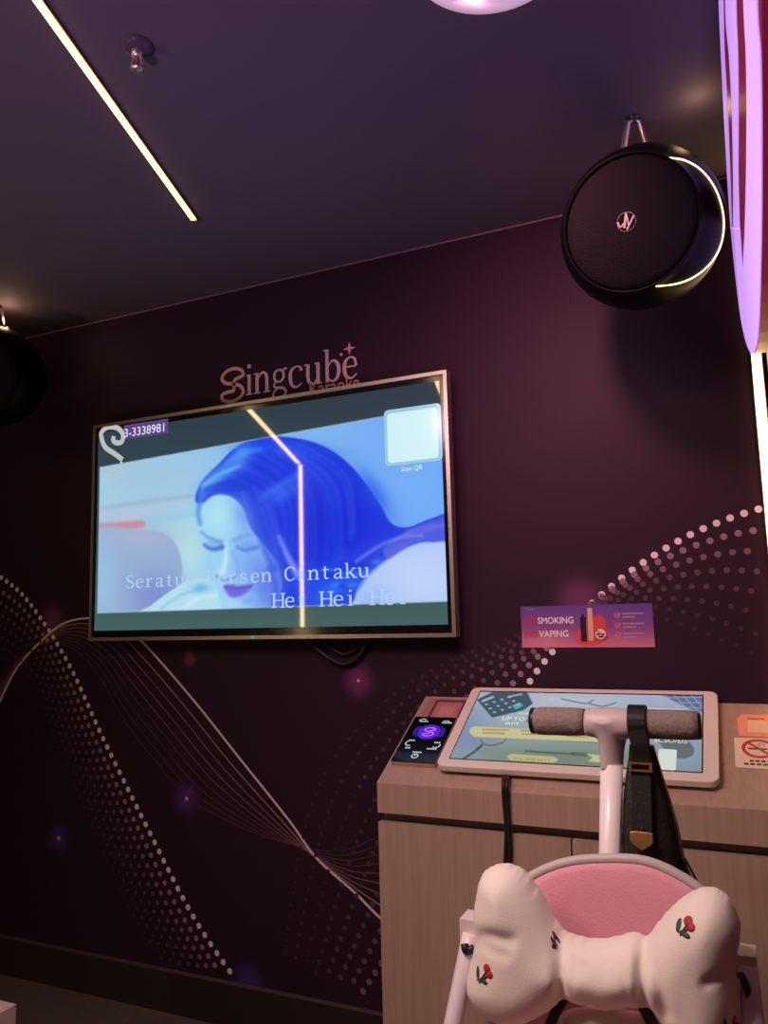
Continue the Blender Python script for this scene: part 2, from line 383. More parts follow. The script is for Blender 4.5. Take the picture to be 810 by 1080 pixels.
LB = [(-20, 728), (0, 712), (25, 690), (52, 677), (70, 681), (88, 692), (108, 718), (128, 755), (158, 795), (200, 842), (263, 876), (318, 893), (360, 897), (400, 882), (440, 866)]
for k, path in family(LA, LB, 9, .9):
    ribbon(bm, wallpl, list(path), .0075 if k == 0 else (.0042 if k < 5 else .003), .0004+.00002*(9-k), 9+k)
# brand lettering printed above the screen
WM.append(flat_print('print_logo_pink', (.66, .38, .33))); WM.append(flat_print('print_logo_rose', (.66, .46, .46))); PINK, ROSE = len(WM)-2, len(WM)-1
b0 = wallpl.uv(259, 416); e0 = wallpl.uv(379, 399.5)
bmt = bmesh.new(); wd = serif(bmt, wallpl, 'ingcube', 0, 0, 1, 0); bmt.free()
k = (e0[0]-b0[0])/wd; zb = (b0[1]+e0[1])/2
serif(bm, wallpl, 'ingcube', b0[0], zb, k, .001, ROSE, bold=.95)
def loop_S(u, v, h, wdt):                   # the looped initial as a centre line; u,v = lower left
    q = [(.60, .40), (.57, .52), (.62, .64), (.80, .69), (.97, .75), (.90, .90), (.60, .99), (.25, .94), (.05, .75), (.22, .59), (.55, .52), (.86, .42), (.97, .22), (.76, .05), (.40, 0), (.08, .09), (.08, .25), (.32, .30), (.53, .31), (.60, .40)]
    return [(u+a*wdt, v+b_*h) for a, b_ in q]
s0 = wallpl.uv(233, 418)
ribbon(bm, wallpl, smooth_path(loop_S(s0[0], zb-.012, .118, .098), 8), .0125, .0012, PINK)
st = wallpl.uv(368.5, 367.5)
fill_poly(bm, wallpl, [(st[0]+r*math.cos(a), st[1]+r*math.sin(a)) for r, a in [((.024 if i % 2 == 0 else .007), math.pi/4*i) for i in range(8)]], .001, PINK)
poly(bm, wallpl, circ(*wallpl.uv(360, 374), .0055, 10), .001, PINK)
k0 = wallpl.uv(327, 418); k1 = wallpl.uv(379, 400)
text(bm, wallpl, 'Karaoke', k0[0], zb-.040, k1[0]-k0[0], .05, .001, PINK)
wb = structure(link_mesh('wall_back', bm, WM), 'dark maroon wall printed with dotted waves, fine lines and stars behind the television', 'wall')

structure(new_box('floor', (XL-.1, YR-.1, -.1), (XR+1, .1, 0), M['floor']), 'dark brown carpet floor', 'floor')
structure(new_box('ceiling', (XL-.1, YR-.1, H), (XR+1, .1, H+.1), M['ceiling']), 'dark purple painted ceiling', 'ceiling')
structure(new_box('wall_left', (XL-.1, YR-.1, 0), (XL, 0, H), M['dark_wall']), 'dark left wall', 'wall')
structure(new_box('wall_rear', (XL, YR-.1, 0), (XR+1, YR, H), M['dark_wall']), 'dark rear wall', 'wall')
bm = bmesh.new(); box(bm, (XR, -1.8, 0), (XR+.9, 0, H)); structure(link_mesh('wall_right', bm, M['red_wall']), 'dark red right wall carrying the glowing sign', 'wall')
structure(new_box('wall_side', (XR+.9, YR, 0), (XR+1, -1.8, H), M['dark_wall']), 'dark wall of the side recess', 'wall')
bm = bmesh.new(); box(bm, (XL, -.016, 0), (-.88, 0, .128)); bevel(bm, .004, 2)
structure(link_mesh('baseboard_back', bm, M['base']), 'dark baseboard under the printed wall', 'baseboard')
structure(new_box('baseboard_highlight_strip', (XL, -.018, .1275), (-.88, 0, .1305), mat('baseboard_highlight', (.085, .058, .058), .5)), 'thin pale strip painted as the highlight along the top of the dark baseboard', 'trim')  # paler strip stands in for the highlight on the baseboard's top edge
structure(new_box('trim_1', (XL, -.003, H-.004), (XR, 0, H), mat('ceiling_joint', (.20, .12, .11), .6)), 'thin pale joint between wall and ceiling', 'trim')

# ---------------------------------------------------------------- LED strips
def strip(name, label, a, b, wdt, group, down=(0, 0, -1), th=.009, glow='led'):
    a, b, dn = Vector(a), Vector(b), Vector(down); t = (b-a).normalized(); s = t.cross(dn).normalized()
    root = thing(name, label, 'light strip', a, group)
    def bar(p, q, w0, d0, d1):
        bm = bmesh.new(); v = []
        for x in (p, q):
            for ss, dd in ((-1, d0), (1, d0), (1, d1), (-1, d1)): v.append(bm.verts.new(x+s*(ss*w0/2)+dn*dd))
        for f in ((0, 1, 2, 3), (7, 6, 5, 4), (0, 4, 5, 1), (1, 5, 6, 2), (2, 6, 7, 3), (3, 7, 4, 0)): bm.faces.new([v[i] for i in f])
        bmesh.ops.recalc_face_normals(bm, faces=bm.faces); return bm
    link_mesh('profile', bar(a, b, wdt+.006, 0, th), M['alu'], root)
    link_mesh('diffuser', bar(a+t*.002, b-t*.002, wdt, th, th+.004), M[glow], root)
    bmc = bar(a-t*.012, a, wdt+.008, 0, th+.005); link_mesh('end_cap', bmc, M['alu'], root)
    return root
c0 = at(204, 232, H-.012, 2); c1 = at(38, 0, H-.012, 2); dirv = (c1-c0)/np.linalg.norm(c1-c0); c1 = c0+dirv*1.15
strip('led_strip', 'warm white LED strip running diagonally across the dark ceiling at upper left', (c0[0], c0[1], H), (c1[0], c1[1], H), .013, 'warm LED strips', glow='led_front')
strip('led_strip', 'warm LED strip on the ceiling behind the viewer, seen bent in the television glass', (-2.40, -1.44, H), (-3.0, -3.02, H), .028, 'warm LED strips')
strip('led_strip', 'upright warm LED strip in the rear corner, seen mirrored in the television glass', (-3.02, -3.08, 2.44), (-3.02, -3.08, .25), .028, 'warm LED strips', down=(.707, .707, 0))
strip('led_strip', 'warm LED strip on the rear ceiling, mirrored in the top right television corner', (-1.27, -1.38, H), (-1.50, -2.3, H), .024, 'warm LED strips')
strip('led_strip', 'upright bright warm LED strip in the right wall corner beneath the purple sign', (.090, -.004, 2.40), (.090, -.004, .95), .021, 'warm LED strips', down=(-.2, -1, 0), glow='led_corner')

# ---------------------------------------------------------------- purple sign on the right wall
sgn = thing('wall_sign', 'tall glowing purple looped sign panel on the right wall, seen edge-on', 'sign', (XR, -1.1, 1.9))
XS = .05
def spt(px, py): p = at(px, py, XS, 0); return (-p[1], p[2])
sp = Plane((XS, 0, 0), (0, -1, 0), (0, 0, 1))            # normal -x, toward the room
outer = [(757, -40), (757.5, 0), (760, 60), (763, 120), (767, 187), (771, 240), (776, 290), (781, 330), (786, 358), (791, 371), (795, 373), (799, 362), (801.5, 320), (803, 250), (804, 150), (803, 60), (801, -40), (790, -130), (772, -130)]
M['sign_face'] = mat('sign_lilac_glow', (.6, .45, .8), .75, spec=.2, emit=lin((186, 140, 236)), strength=.85)
M['sign_back'] = mat('sign_red_panel', (.16, .02, .04), .4, emit=lin((110, 14, 50)), strength=.6)
M['sign_edge'] = mat('sign_edge_lit', (.9, .8, .9), .4, emit=lin((240, 190, 240)), strength=.9)
bm = bmesh.new(); outline_prism(bm, sp, smooth_path([spt(*p) for p in outer], 3, True), -.05, -.0008); link_mesh('back_panel', bm, M['sign_back'], sgn)
def loop_tube(pts_px, name, m, rad_scale=1.):
    pass
# lilac face cut by two long leaf-shaped slots: built as bands between the outline and the slots
def band(left, right, name, m, o0=-.0008, o1=0.0004):
    L = smooth_path([spt(*p) for p in left], 6); R = smooth_path([spt(*p) for p in right], 6)
    bm = bmesh.new(); n = min(len(L), len(R)); rows = []
    for i in range(n):
        rows.append([bm.verts.new(sp.P(*L[i], o1)), bm.verts.new(sp.P(*R[i], o1)), bm.verts.new(sp.P(*R[i], o0)), bm.verts.new(sp.P(*L[i], o0))])
    for a, b_ in zip(rows, rows[1:]):
        for k in range(4): bm.faces.new((a[k], a[(k+1) % 4], b_[(k+1) % 4], b_[k]))
    bm.faces.new(rows[0]); bm.faces.new(rows[-1][::-1]); bmesh.ops.remove_doubles(bm, verts=bm.verts, dist=1e-5)
    bmesh.ops.recalc_face_normals(bm, faces=bm.faces); return link_mesh(name, bm, m, sgn)
band([(757, -60), (758, 0), (760.5, 60), (763.5, 120), (767, 187), (770.5, 240)], [(761, -60), (762.5, 0), (764, 60), (767.5, 120), (770, 187), (772, 242)], 'lilac_band', M['sign_face'])
band([(764, -60), (765.5, 20), (769, 60), (772, 120), (773.3, 187), (773.3, 242)], [(775, -60), (776.5, 20), (778, 60), (778.6, 120), (778.5, 187), (780, 242)], 'lilac_band', M['sign_face'])
band([(782, -60), (785, 20), (787, 60), (787.6, 120), (787, 187), (785.6, 242), (783.6, 292), (786.5, 330), (790.5, 360), (795, 373)], [(797, -60), (799, 20), (802, 60), (803, 120), (803.2, 187), (803, 242), (802, 292), (801, 330), (798.8, 360), (795.3, 373.4)], 'lilac_band', M['sign_face'])
band([(770.5, 240), (775, 285), (780.5, 330), (786, 358), (791, 371), (794, 373)], [(780, 240), (783.4, 290), (784.6, 310), (787.5, 335), (790.5, 360), (794.8, 373)], 'lilac_band', M['sign_face'])

# ---------------------------------------------------------------- television
TX, TZ, TW, TH, TY = -2.142, 2.010, 1.394, .792, -.07
tv = thing('television', 'large flat television with thin bronze frame showing a blue music video', 'television', (TX+TW/2, 0, TZ-TH/2))
tvp = Plane((TX, TY, TZ-TH), (1, 0, 0), (0, 0, 1))
new_box('casing', (TX+.006, TY+.004, TZ-TH+.006), (TX+TW-.006, -.03, TZ-.006), M['black'], tv, .006)
new_box('wall_mount', (TX+.45, -.034, TZ-TH+.15), (TX+TW-.45, -.001, TZ-.15), M['black'], tv, .004)
bm = bmesh.new(); f = .0115
for lo, hi in (((0, 0), (TW, f)), ((0, TH-f), (TW, TH)), ((0, f), (f, TH-f)), ((TW-f, f), (TW, TH-f))):
    box(bm, (TX+lo[0], TY-.006, TZ-TH+lo[1]), (TX+hi[0], TY+.03, TZ-TH+hi[1]))
link_mesh('frame', bm, M['tvframe'], tv)
def tuv(px, py): return tvp.uv(px, py, .0)
picTL, picTR, picBL, picBR = (105.5, 493), (469, 427.5), (103, 646.5), (473, 634)
def paint_tv(p):
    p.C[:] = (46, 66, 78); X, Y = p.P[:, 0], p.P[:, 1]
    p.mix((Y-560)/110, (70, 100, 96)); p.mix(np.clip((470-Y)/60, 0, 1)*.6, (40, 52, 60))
    pic = [picTL, picTR, picBR, picBL]; q = Paint(p.P); t = np.clip((X-103)/370, 0, 1)[:, None]
    q.C = np.array([166, 208, 226])*(1-t)+np.array([104, 164, 246])*t
    q.blob(430, 520, 60, 45, (120, 178, 248), .6); q.blob(150, 500, 70, 30, (160, 196, 222), .7); q.blob(200, 580, 30, 50, (184, 226, 228), .8)
    q.blob(140, 545, 60, 9, (186, 190, 214), .7, -6); q.line([(100, 537), (150, 530), (210, 522)], 5, (160, 160, 190), .4, 4); q.line([(150, 549), (180, 545), (212, 540)], 9, (140, 206, 228), .7, 5)
    q.line([(104, 556), (125, 555), (149, 553)], 8, (212, 120, 130), .85, 4)
    q.poly([(95, 563), (150, 559), (172, 562), (186, 575), (192, 597), (190, 620), (182, 635), (165, 650), (95, 655)], (150, 176, 212), 3)
    q.blob(150, 566, 40, 12, (176, 178, 208), .6); q.blob(165, 630, 28, 26, (118, 132, 206), .75); q.blob(108, 610, 14, 40, (150, 196, 230), .7)
    # pale sleeves in the foreground
    q.poly([(150, 650), (160, 638), (185, 620), (206, 610), (226, 614), (238, 628), (250, 655)], (180, 222, 238), 2); q.line([(170, 642), (190, 628), (212, 622)], 3, (140, 190, 225), .6, 3); q.line([(195, 640), (210, 630), (228, 628)], 4, (205, 236, 240), .7, 3)
    # head of hair
    q.poly([(207, 530), (209, 515), (217, 503), (232, 488), (246, 474), (266, 463), (290, 460), (322, 464), (348, 474), (370, 491), (388, 513), (402, 534), (413, 552), (430, 556), (452, 548), (476, 543), (476, 576), (452, 571), (432, 576), (410, 588), (390, 604), (376, 622), (368, 650), (300, 652), (296, 600), (262, 560), (225, 532)], (26, 58, 222), 2.2)
    q.blob(345, 560, 50, 45, (14, 34, 206), .8); q.blob(300, 475, 45, 10, (34, 82, 232), .7, 4); q.blob(255, 480, 10, 14, (84, 150, 246), .75, 20); q.blob(236, 500, 22, 7, (70, 150, 244), .8, -32)
    q.blob(222, 508, 14, 5, (120, 190, 248), .7, -35); q.blob(268, 510, 34, 10, (16, 50, 214), .8, -14); q.blob(300, 520, 22, 8, (56, 108, 240), .75, -30); q.blob(330, 610, 40, 16, (30, 84, 236), .6, -20)
    q.blob(350, 625, 26, 12, (40, 120, 246), .7, -30); q.blob(395, 520, 10, 26, (30, 80, 232), .6, -32); q.blob(380, 585, 36, 8, (40, 60, 224), .7, -25)
    rr = random.Random(3)
    for i_ in range(26):                     # long strands sweeping from the parting to the shoulder
        u_ = i_/25*.8; x0, y0 = 232+u_*120, 500-30*math.sin(u_*2.2)+rr.uniform(-3, 3); x2, y2 = 285+u_*125, 600+rr.uniform(-14, 14)-u_*38; xm, ym = x0+(x2-x0)*.62+14, y0+(y2-y0)*.36
        q.line([(x0, y0), (xm, ym), (x2, y2)], (2, 4), rr.choice([(60, 112, 242), (44, 92, 236), (14, 36, 196), (18, 44, 204)]), rr.uniform(.12, .32), 5)
    for i_ in range(14):
        q.blob(rr.uniform(325, 400), rr.uniform(592, 634), rr.uniform(4, 10), rr.uniform(2, 4), rr.choice([(60, 130, 248), (80, 150, 250), (16, 40, 200)]), .5, rr.uniform(-40, 10))
    q.poly([(208, 528), (210, 514), (219, 501), (234, 488), (250, 477), (262, 474), (250, 490), (236, 503), (222, 515), (213, 530)], (72, 138, 238), 6, .6)
    q.line([(218, 516), (236, 510), (258, 514), (272, 524)], (3, 7), (22, 56, 206), .7, 5); q.line([(214, 512), (232, 500), (252, 492)], 3, (130, 196, 250), .6, 4); q.line([(240, 488), (256, 478), (274, 474)], 4, (84, 150, 248), .6, 5); q.line([(276, 524), (296, 512), (316, 500)], 6, (74, 130, 246), .55, 8)
    # strand over the shoulder
    q.poly([(405, 578), (430, 560), (452, 550), (478, 545), (478, 579), (455, 570), (432, 576), (412, 590)], (70, 84, 220), 3); q.line([(376, 592), (400, 576), (425, 566), (445, 565)], 3, (120, 140, 238), .7, 4); q.line([(430, 562), (455, 556), (476, 553)], 7, (110, 110, 226), .6, 5)
    # pale shoulder at lower right
    q.poly([(372, 652), (374, 632), (388, 610), (408, 592), (430, 578), (450, 573), (480, 579), (482, 652)], (176, 200, 246), 3); q.blob(445, 610, 40, 30, (200, 214, 250), .6); q.blob(395, 636, 20, 16, (140, 176, 246), .6)
    # face: forehead, cheek, nose, chin
    q.poly([(211, 545), (216, 530), (228, 522), (244, 524), (256, 536), (264, 556), (282, 580), (290, 606), (284, 632), (274, 652), (240, 652), (232, 634), (228, 618), (222, 600), (215, 578), (211, 562)], (158, 212, 242), 3)
    q.blob(232, 545, 16, 20, (176, 232, 240), .8); q.blob(268, 600, 22, 34, (112, 150, 240), .75, -12); q.blob(258, 545, 12, 22, (110, 150, 240), .7, -20); q.blob(282, 620, 14, 30, (84, 104, 230), .7)
    q.blob(222, 598, 9, 14, (150, 206, 244), .6); q.line([(238, 574), (238, 590), (234, 604)], (3, 7), (196, 234, 246), .8, 4); q.line([(228, 607), (236, 612), (247, 609)], 2.5, (104, 140, 220), .7, 3); q.line([(246, 582), (250, 596), (251, 606)], 4, (128, 160, 240), .6, 5)
    q.line([(212, 561), (220, 567), (233, 572)], (2, 5), (92, 130, 214), .6, 4); q.line([(247, 570), (258, 565), (272, 563)], (4, 3), (96, 124, 218), .45, 5)
    q.line([(216, 575), (224, 579), (234, 577)], (3, 5.5), (56, 88, 198), .8, 4); q.line([(250, 577), (259, 580), (271, 577)], (3, 4.5), (70, 110, 216), .7, 4); q.blob(261, 574, 10, 4, (90, 150, 236), .5); q.blob(224, 573, 8, 3.5, (110, 160, 230), .5)
    q.poly([(236, 618), (245, 616), (251, 617.5), (266, 617), (260, 625), (250, 630), (242, 629)], (106, 88, 212), 4, .85); q.line([(237, 619), (250, 620.5), (265, 618)], 1.5, (84, 66, 188), .6, 2.5); q.blob(246, 636, 10, 4, (176, 218, 244), .7); q.blob(262, 634, 10, 5, (120, 160, 236), .6); q.blob(212, 620, 10, 5, (84, 170, 232), .7)
    # loose strands beside the face
    for a, b_, c_ in (((262, 520), (272, 560), (288, 600)), ((268, 514), (284, 560), (300, 612)), ((274, 520), (296, 566), (314, 606))): q.line([a, b_, c_], (4, 7), (52, 80, 226), .7, 6)
    q.line([(294, 566), (304, 588), (314, 606)], (3, 8), (146, 160, 242), .75, 5); q.line([(256, 520), (262, 538), (268, 558)], 4, (70, 100, 230), .6, 5); q.line([(286, 600), (292, 625), (290, 650)], 9, (66, 92, 228), .7, 7)
    q.line([(211, 530), (209, 540), (211, 552)], 5, (64, 130, 236), .6, 4)
    sd = inside_sd(p.P, pic); m = np.clip(sd/1.2+.5, 0, 1)[:, None]
    p.C = p.C*(1-m)+q.C*m
    p.mix(np.clip(1-abs(sd)/1.2, 0, 1)*.5, (190, 222, 240))
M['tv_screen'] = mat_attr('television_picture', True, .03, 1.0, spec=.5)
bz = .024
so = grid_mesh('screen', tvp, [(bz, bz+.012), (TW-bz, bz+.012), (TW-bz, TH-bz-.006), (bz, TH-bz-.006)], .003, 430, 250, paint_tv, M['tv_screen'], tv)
new_box('bezel', (TX+f, TY-.0005, TZ-TH+f), (TX+TW-f, TY+.01, TZ-f), M['gloss_black'], tv)
E_ = lambda name, c, s=1.: mat(name, (.02, .02, .02), .1, emit=lin(c), strength=s)
M['lyric'] = E_('screen_lyric_white', (176, 206, 240)); M['scr_white'] = E_('screen_white', (226, 240, 246)); M['scr_purple'] = E_('screen_purple', (92, 62, 132)); M['scr_card'] = E_('screen_card', (206, 240, 246)); M['scr_card2'] = E_('screen_card_rim', (150, 200, 226)); M['scr_ring'] = E_('screen_ring_grey', (186, 190, 186))
a = tuv(131, 622); b_ = tuv(388, 607)
def mono(s, x0, x1, y, k):
    n = len(s); i = 0
    for word in s.split(' '):
        bm = bmesh.new()
        for ch in word:
            serif(bm, tvp, ch, x0+(x1-x0)*i/(n-1) - GL[ch][0]*k*.6, y, k, .0042, 0, bold=1.25, sx=1.5); i += 1
        i += 1
        link_mesh('lyric_word', bm, M['lyric'], so)
mono('Seratus Persen Cintaku', tuv(137, 620)[0], tuv(383, 608)[0], (a[1]+b_[1])/2, .00031)
c_ = tuv(288, 642); d_ = tuv(428, 636)
mono('Hei Hei Hei', tuv(293, 642)[0], tuv(425, 638)[0], (c_[1]+d_[1])/2, .00033)
bm = bmesh.new()
l0 = tuv(107, 478)
q = [(.02, .62), (.04, .86), (.32, 1.0), (.72, .98), (.95, .80), (.97, .60), (.90, .50), (.66, .50), (.56, .58), (.58, .70)]
ribbon(bm, tvp, smooth_path([tuv(107+a_*24, 478-b_*27) for a_, b_ in [(.05, .55), (.03, .8), (.3, 1.0), (.72, .98), (.97, .74), (.93, .45), (.70, .40), (.55, .50), (.58, .66)]], 6), .019, .0038)
ribbon(bm, tvp, smooth_path([tuv(*p_) for p_ in [(108, 463), (112, 472), (122, 479), (130, 485)]], 6), .019, .0039)
ribbon(bm, tvp, smooth_path([tuv(*p_) for p_ in [(128, 487), (130, 494), (121, 499), (110, 497)]], 6), .010, .0037)
link_mesh('logo_ring', bm, M['scr_ring'], so)
bm = bmesh.new(); c1_ = tuv(131, 466); c2_ = tuv(178, 446)
fill_poly(bm, tvp, [(c1_[0], tuv(131, 464)[1]), (c2_[0], tuv(131, 464)[1]), (c2_[0], tuv(131, 449)[1]), (c1_[0], tuv(131, 449)[1])], .0034); link_mesh('number_box', bm, M['scr_purple'], so)
bm = bmesh.new(); t0 = tuv(132, 461.5); t1 = tuv(174, 447); text(bm, tvp, '3-3338981', t0[0], t0[1], t1[0]-t0[0], .031, .0042); link_mesh('number_text', bm, M['scr_white'], so)
qa = tuv(408, 490); qb = tuv(464, 426.5)
bm = bmesh.new(); fill_poly(bm, tvp, rrect(qa[0]-.004, qa[1]-.006, qb[0]+.004, qb[1]+.004, .014), .0034); link_mesh('code_card_rim', bm, M['scr_card2'], so)
bm = bmesh.new(); fill_poly(bm, tvp, rrect(qa[0]+.006, qa[1]+.003, qb[0]-.008, qb[1]-.008, .012), .0040); link_mesh('code_card', bm, M['scr_card'], so)
bm = bmesh.new(); t0 = tuv(424, 498.5); t1 = tuv(446, 492); text(bm, tvp, 'Scan QR', t0[0], t0[1], t1[0]-t0[0], .017, .0042); link_mesh('scan_text', bm, M['scr_white'], so)
bm = bmesh.new(); g = tuv(268, 676); lathe(bm, tvp.P(g[0], .006, .0075), (0, -1, 0), [(-.003, .004), (.001, .004), (.0015, 0)], 10); link_mesh('standby_light', bm, E_('standby_green', (70, 200, 140), 1.), tv)
bm = bmesh.new(); tube(bm, smooth_path([at(*p_, -.02) for p_ in [(318, 668), (334, 684), (352, 697), (366, 700), (380, 690), (388, 672)]], 8), .006, 8); tube(bm, smooth_path([at(*p_, -.012) for p_ in [(330, 668), (345, 680), (362, 690), (378, 683), (392, 668)]], 8), .005, 8)
tag(link_mesh('television_cable', bm, M['cable']), 'black cable looping down from beneath the television frame', 'cable')

# ---------------------------------------------------------------- no-smoking banner
bp = Plane((-.575, -.001, 1.1835), (1, 0, 0), (0, 0, 1)); BW, BH = .360, .116
ban = thing('notice_sign', 'purple and pink no smoking no vaping banner stuck on the wall right of the television', 'sign', (-.395, 0, 1.24))
def paint_ban(p):
    t = np.clip((p.P[:, 1]-638)/46, 0, 1)[:, None]
    c0_, c1_, c2_ = np.array([92, 62, 150]), np.array([136, 74, 138]), np.array([214, 124, 140])
    p.C = np.where(t < .5, c0_*(1-t*2)+c1_*t*2, c1_*(2-t*2)+c2_*(t*2-1))
    p.poly([(608, 670), (622, 652), (636, 650), (640, 672), (628, 680), (612, 680)], (214, 70, 66), 3, .9)
    p.blob(575, 676, 22, 7, (224, 150, 160), .5); p.line([(553, 641), (558, 643), (563, 642)], .8, (170, 140, 200), .7, 1)
grid_mesh('printed_sheet', bp, [(0, 0), (BW, 0), (BW, BH), (0, BH)], .001, 150, 50, paint_ban, mat_attr('banner_print', False, .4), ban)
new_box('backing', (-.575, -.0016, 1.1835), (-.215, -.0006, 1.2995), M['white'], ban)
def bt(name, c, items):
    bm = bmesh.new()
    for it in items:
        for n_, (du, dv) in enumerate(((0, 0), (.0008, 0), (0, .0006), (.0008, .0006))): text(bm, bp, it[0], it[1]+du, it[2]+dv, it[3], it[4], .0022+.00012*n_)
    return link_mesh(name, bm, flat_print(name+'_ink', c), ban)
bt('red_words', (.62, .05, .07), [('NO', .010, .066, .033, .017), ('NO', .012, .029, .033, .017)])
bt('white_words', (.85, .78, .84), [('SMOKING', .048, .066, .100, .018), ('VAPING', .050, .029, .082, .018)])
bm = bmesh.new()
for i in range(3):
    y0 = .088-.027*i
    for j in range(2):
        n_, x0 = (8, .280) if j == 0 else (5, .280)
        fill_poly(bm, bp, [(x0, y0-.009*j), (x0+.007*n_, y0-.009*j), (x0+.007*n_, y0-.009*j+.004), (x0, y0-.009*j+.004)], .0022)
link_mesh('fine_print', bm, flat_print('fine_print_ink', (.42, .28, .42)), ban)
bm = bmesh.new()
for i in range(3):
    y0 = .084-.027*i
    ribbon(bm, bp, [(.262, y0+.004), (.267, y0-.001), (.275, y0+.008)], .003, .0024)
    ribbon(bm, bp, circ(.267, y0+.002, .007, 14), .0015, .0022, closed=True)
link_mesh('tick_mark', bm, flat_print('tick_ink', (.75, .2, .25)), ban)
bm = bmesh.new(); fill_poly(bm, bp, rrect(.167, .016, .183, .084, .003), .0023); fill_poly(bm, bp, rrect(.171, .084, .179, .092, .001), .0023); fill_poly(bm, bp, circ(.175, .055, .004, 10), .0026)
link_mesh('vape_picture', bm, flat_print('vape_ink', (.025, .015, .03)), ban)
bm = bmesh.new(); fill_poly(bm, bp, rrect(.188, .018, .2015, .108, .002), .0023); link_mesh('cigarette_picture', bm, flat_print('cigarette_ink', (.68, .42, .28)), ban)
bm = bmesh.new(); fill_poly(bm, bp, circ(.2205, .036, .0185, 28), .0027, 0); ribbon(bm, bp, circ(.2205, .036, .0165, 28), .0045, .0029, 1, True); ribbon(bm, bp, [(.209, .047), (.232, .025)], .0042, .0029, 1)
fill_poly(bm, bp, [(.209, .033), (.231, .033), (.231, .0375), (.209, .0375)], .0028, 2); fill_poly(bm, bp, rrect(.214, .026, .228, .031, .002), .0028, 2)
link_mesh('prohibition_mark', bm, [flat_print('mark_white', (.75, .6, .55)), flat_print('mark_red', (.6, .08, .07)), flat_print('mark_black', (.03, .02, .02))], ban)

# ---------------------------------------------------------------- console cabinet
CX0, CY, ZF, ZB = -.876, -.361, .866, 1.0435
con = thing('console_cabinet', 'pale wood laminate cabinet with sloped desk top below the wall banner', 'cabinet', ((CX0+XR)/2, -.18, 0))
bm = bmesh.new(); XE = XR-.002
prof = [(-.004, ZB-.002), (CY, ZF), (CY, .791), (CY+.02, .791), (CY+.02, .8), (-.004, .8)]
a_ = [bm.verts.new((CX0, y, z)) for y, z in prof]; b__ = [bm.verts.new((XE, y, z)) for y, z in prof]
bm.faces.new(a_); bm.faces.new(b__[::-1])
for i in range(6): bm.faces.new((a_[i], b__[i], b__[(i+1) % 6], a_[(i+1) % 6]))
bmesh.ops.recalc_face_normals(bm, faces=bm.faces); bevel(bm, .0015, 2)
link_mesh('desk_top', bm, M['wood'], con)
new_box('body', (CX0+.004, CY+.035, 0.0), (XE, -.018, .80), mat_wood('wood_laminate_dark', (.17, .115, .09), (.24, .17, .13)), con)
gx = -.391
for x0, x1 in ((CX0, gx-.002), (gx+.002, XE)):
    d_ = new_box('door', (x0, CY+.004, .06), (x1, CY+.024, .768), M['wood'], con, .001)
slp = Plane((CX0+.002, CY, ZF), (1, 0, 0), (0, -CY, ZB-ZF))   # the desk slope
def suv(px, py, off=0.): return slp.uv(px, py, off)

# monitor lying on the slope
tb = thing('touch_monitor', 'white framed touch monitor lying on the sloped cabinet top', 'monitor', slp.P(.47, .2, 0))
TO = .030
tl, tr, bl, br = suv(498, 726, TO), suv(755.5, 727, TO), suv(458.5, 807.5, TO), suv(760, 824.5, TO)
tx0, tx1, ty0, ty1 = (tl[0]+bl[0])/2, (tr[0]+br[0])/2, (bl[1]+br[1])/2, (tl[1]+tr[1])/2
M['tabframe'] = mat('monitor_frame_white', (.76, .68, .59), .35)
bm = bmesh.new(); outline_prism(bm, slp, rrect(tx0, ty0, tx1, ty1, .022, 6), .012, TO); bevel(bm, .003, 2, 50); link_mesh('frame', bm, M['tabframe'], tb)
bm = bmesh.new(); outline_prism(bm, slp, rrect(tx0+.02, ty0+.02, tx1-.02, ty1-.02, .02, 4), .0005, .013); link_mesh('back_housing', bm, M['black'], tb)
sx0, sx1, sy0, sy1 = suv(474, 801, TO)[0], suv(740, 813, TO)[0], (suv(474, 801, TO)[1]+suv(740, 813, TO)[1])/2, suv(620, 732, TO)[1]
bm = bmesh.new(); fill_poly(bm, slp, [(sx0-.003, sy0-.003), (sx1+.003, sy0-.003), (sx1+.003, sy1+.006), (sx0-.003, sy1+.006)], TO+.0004); link_mesh('bezel', bm, M['gloss_black'], tb)
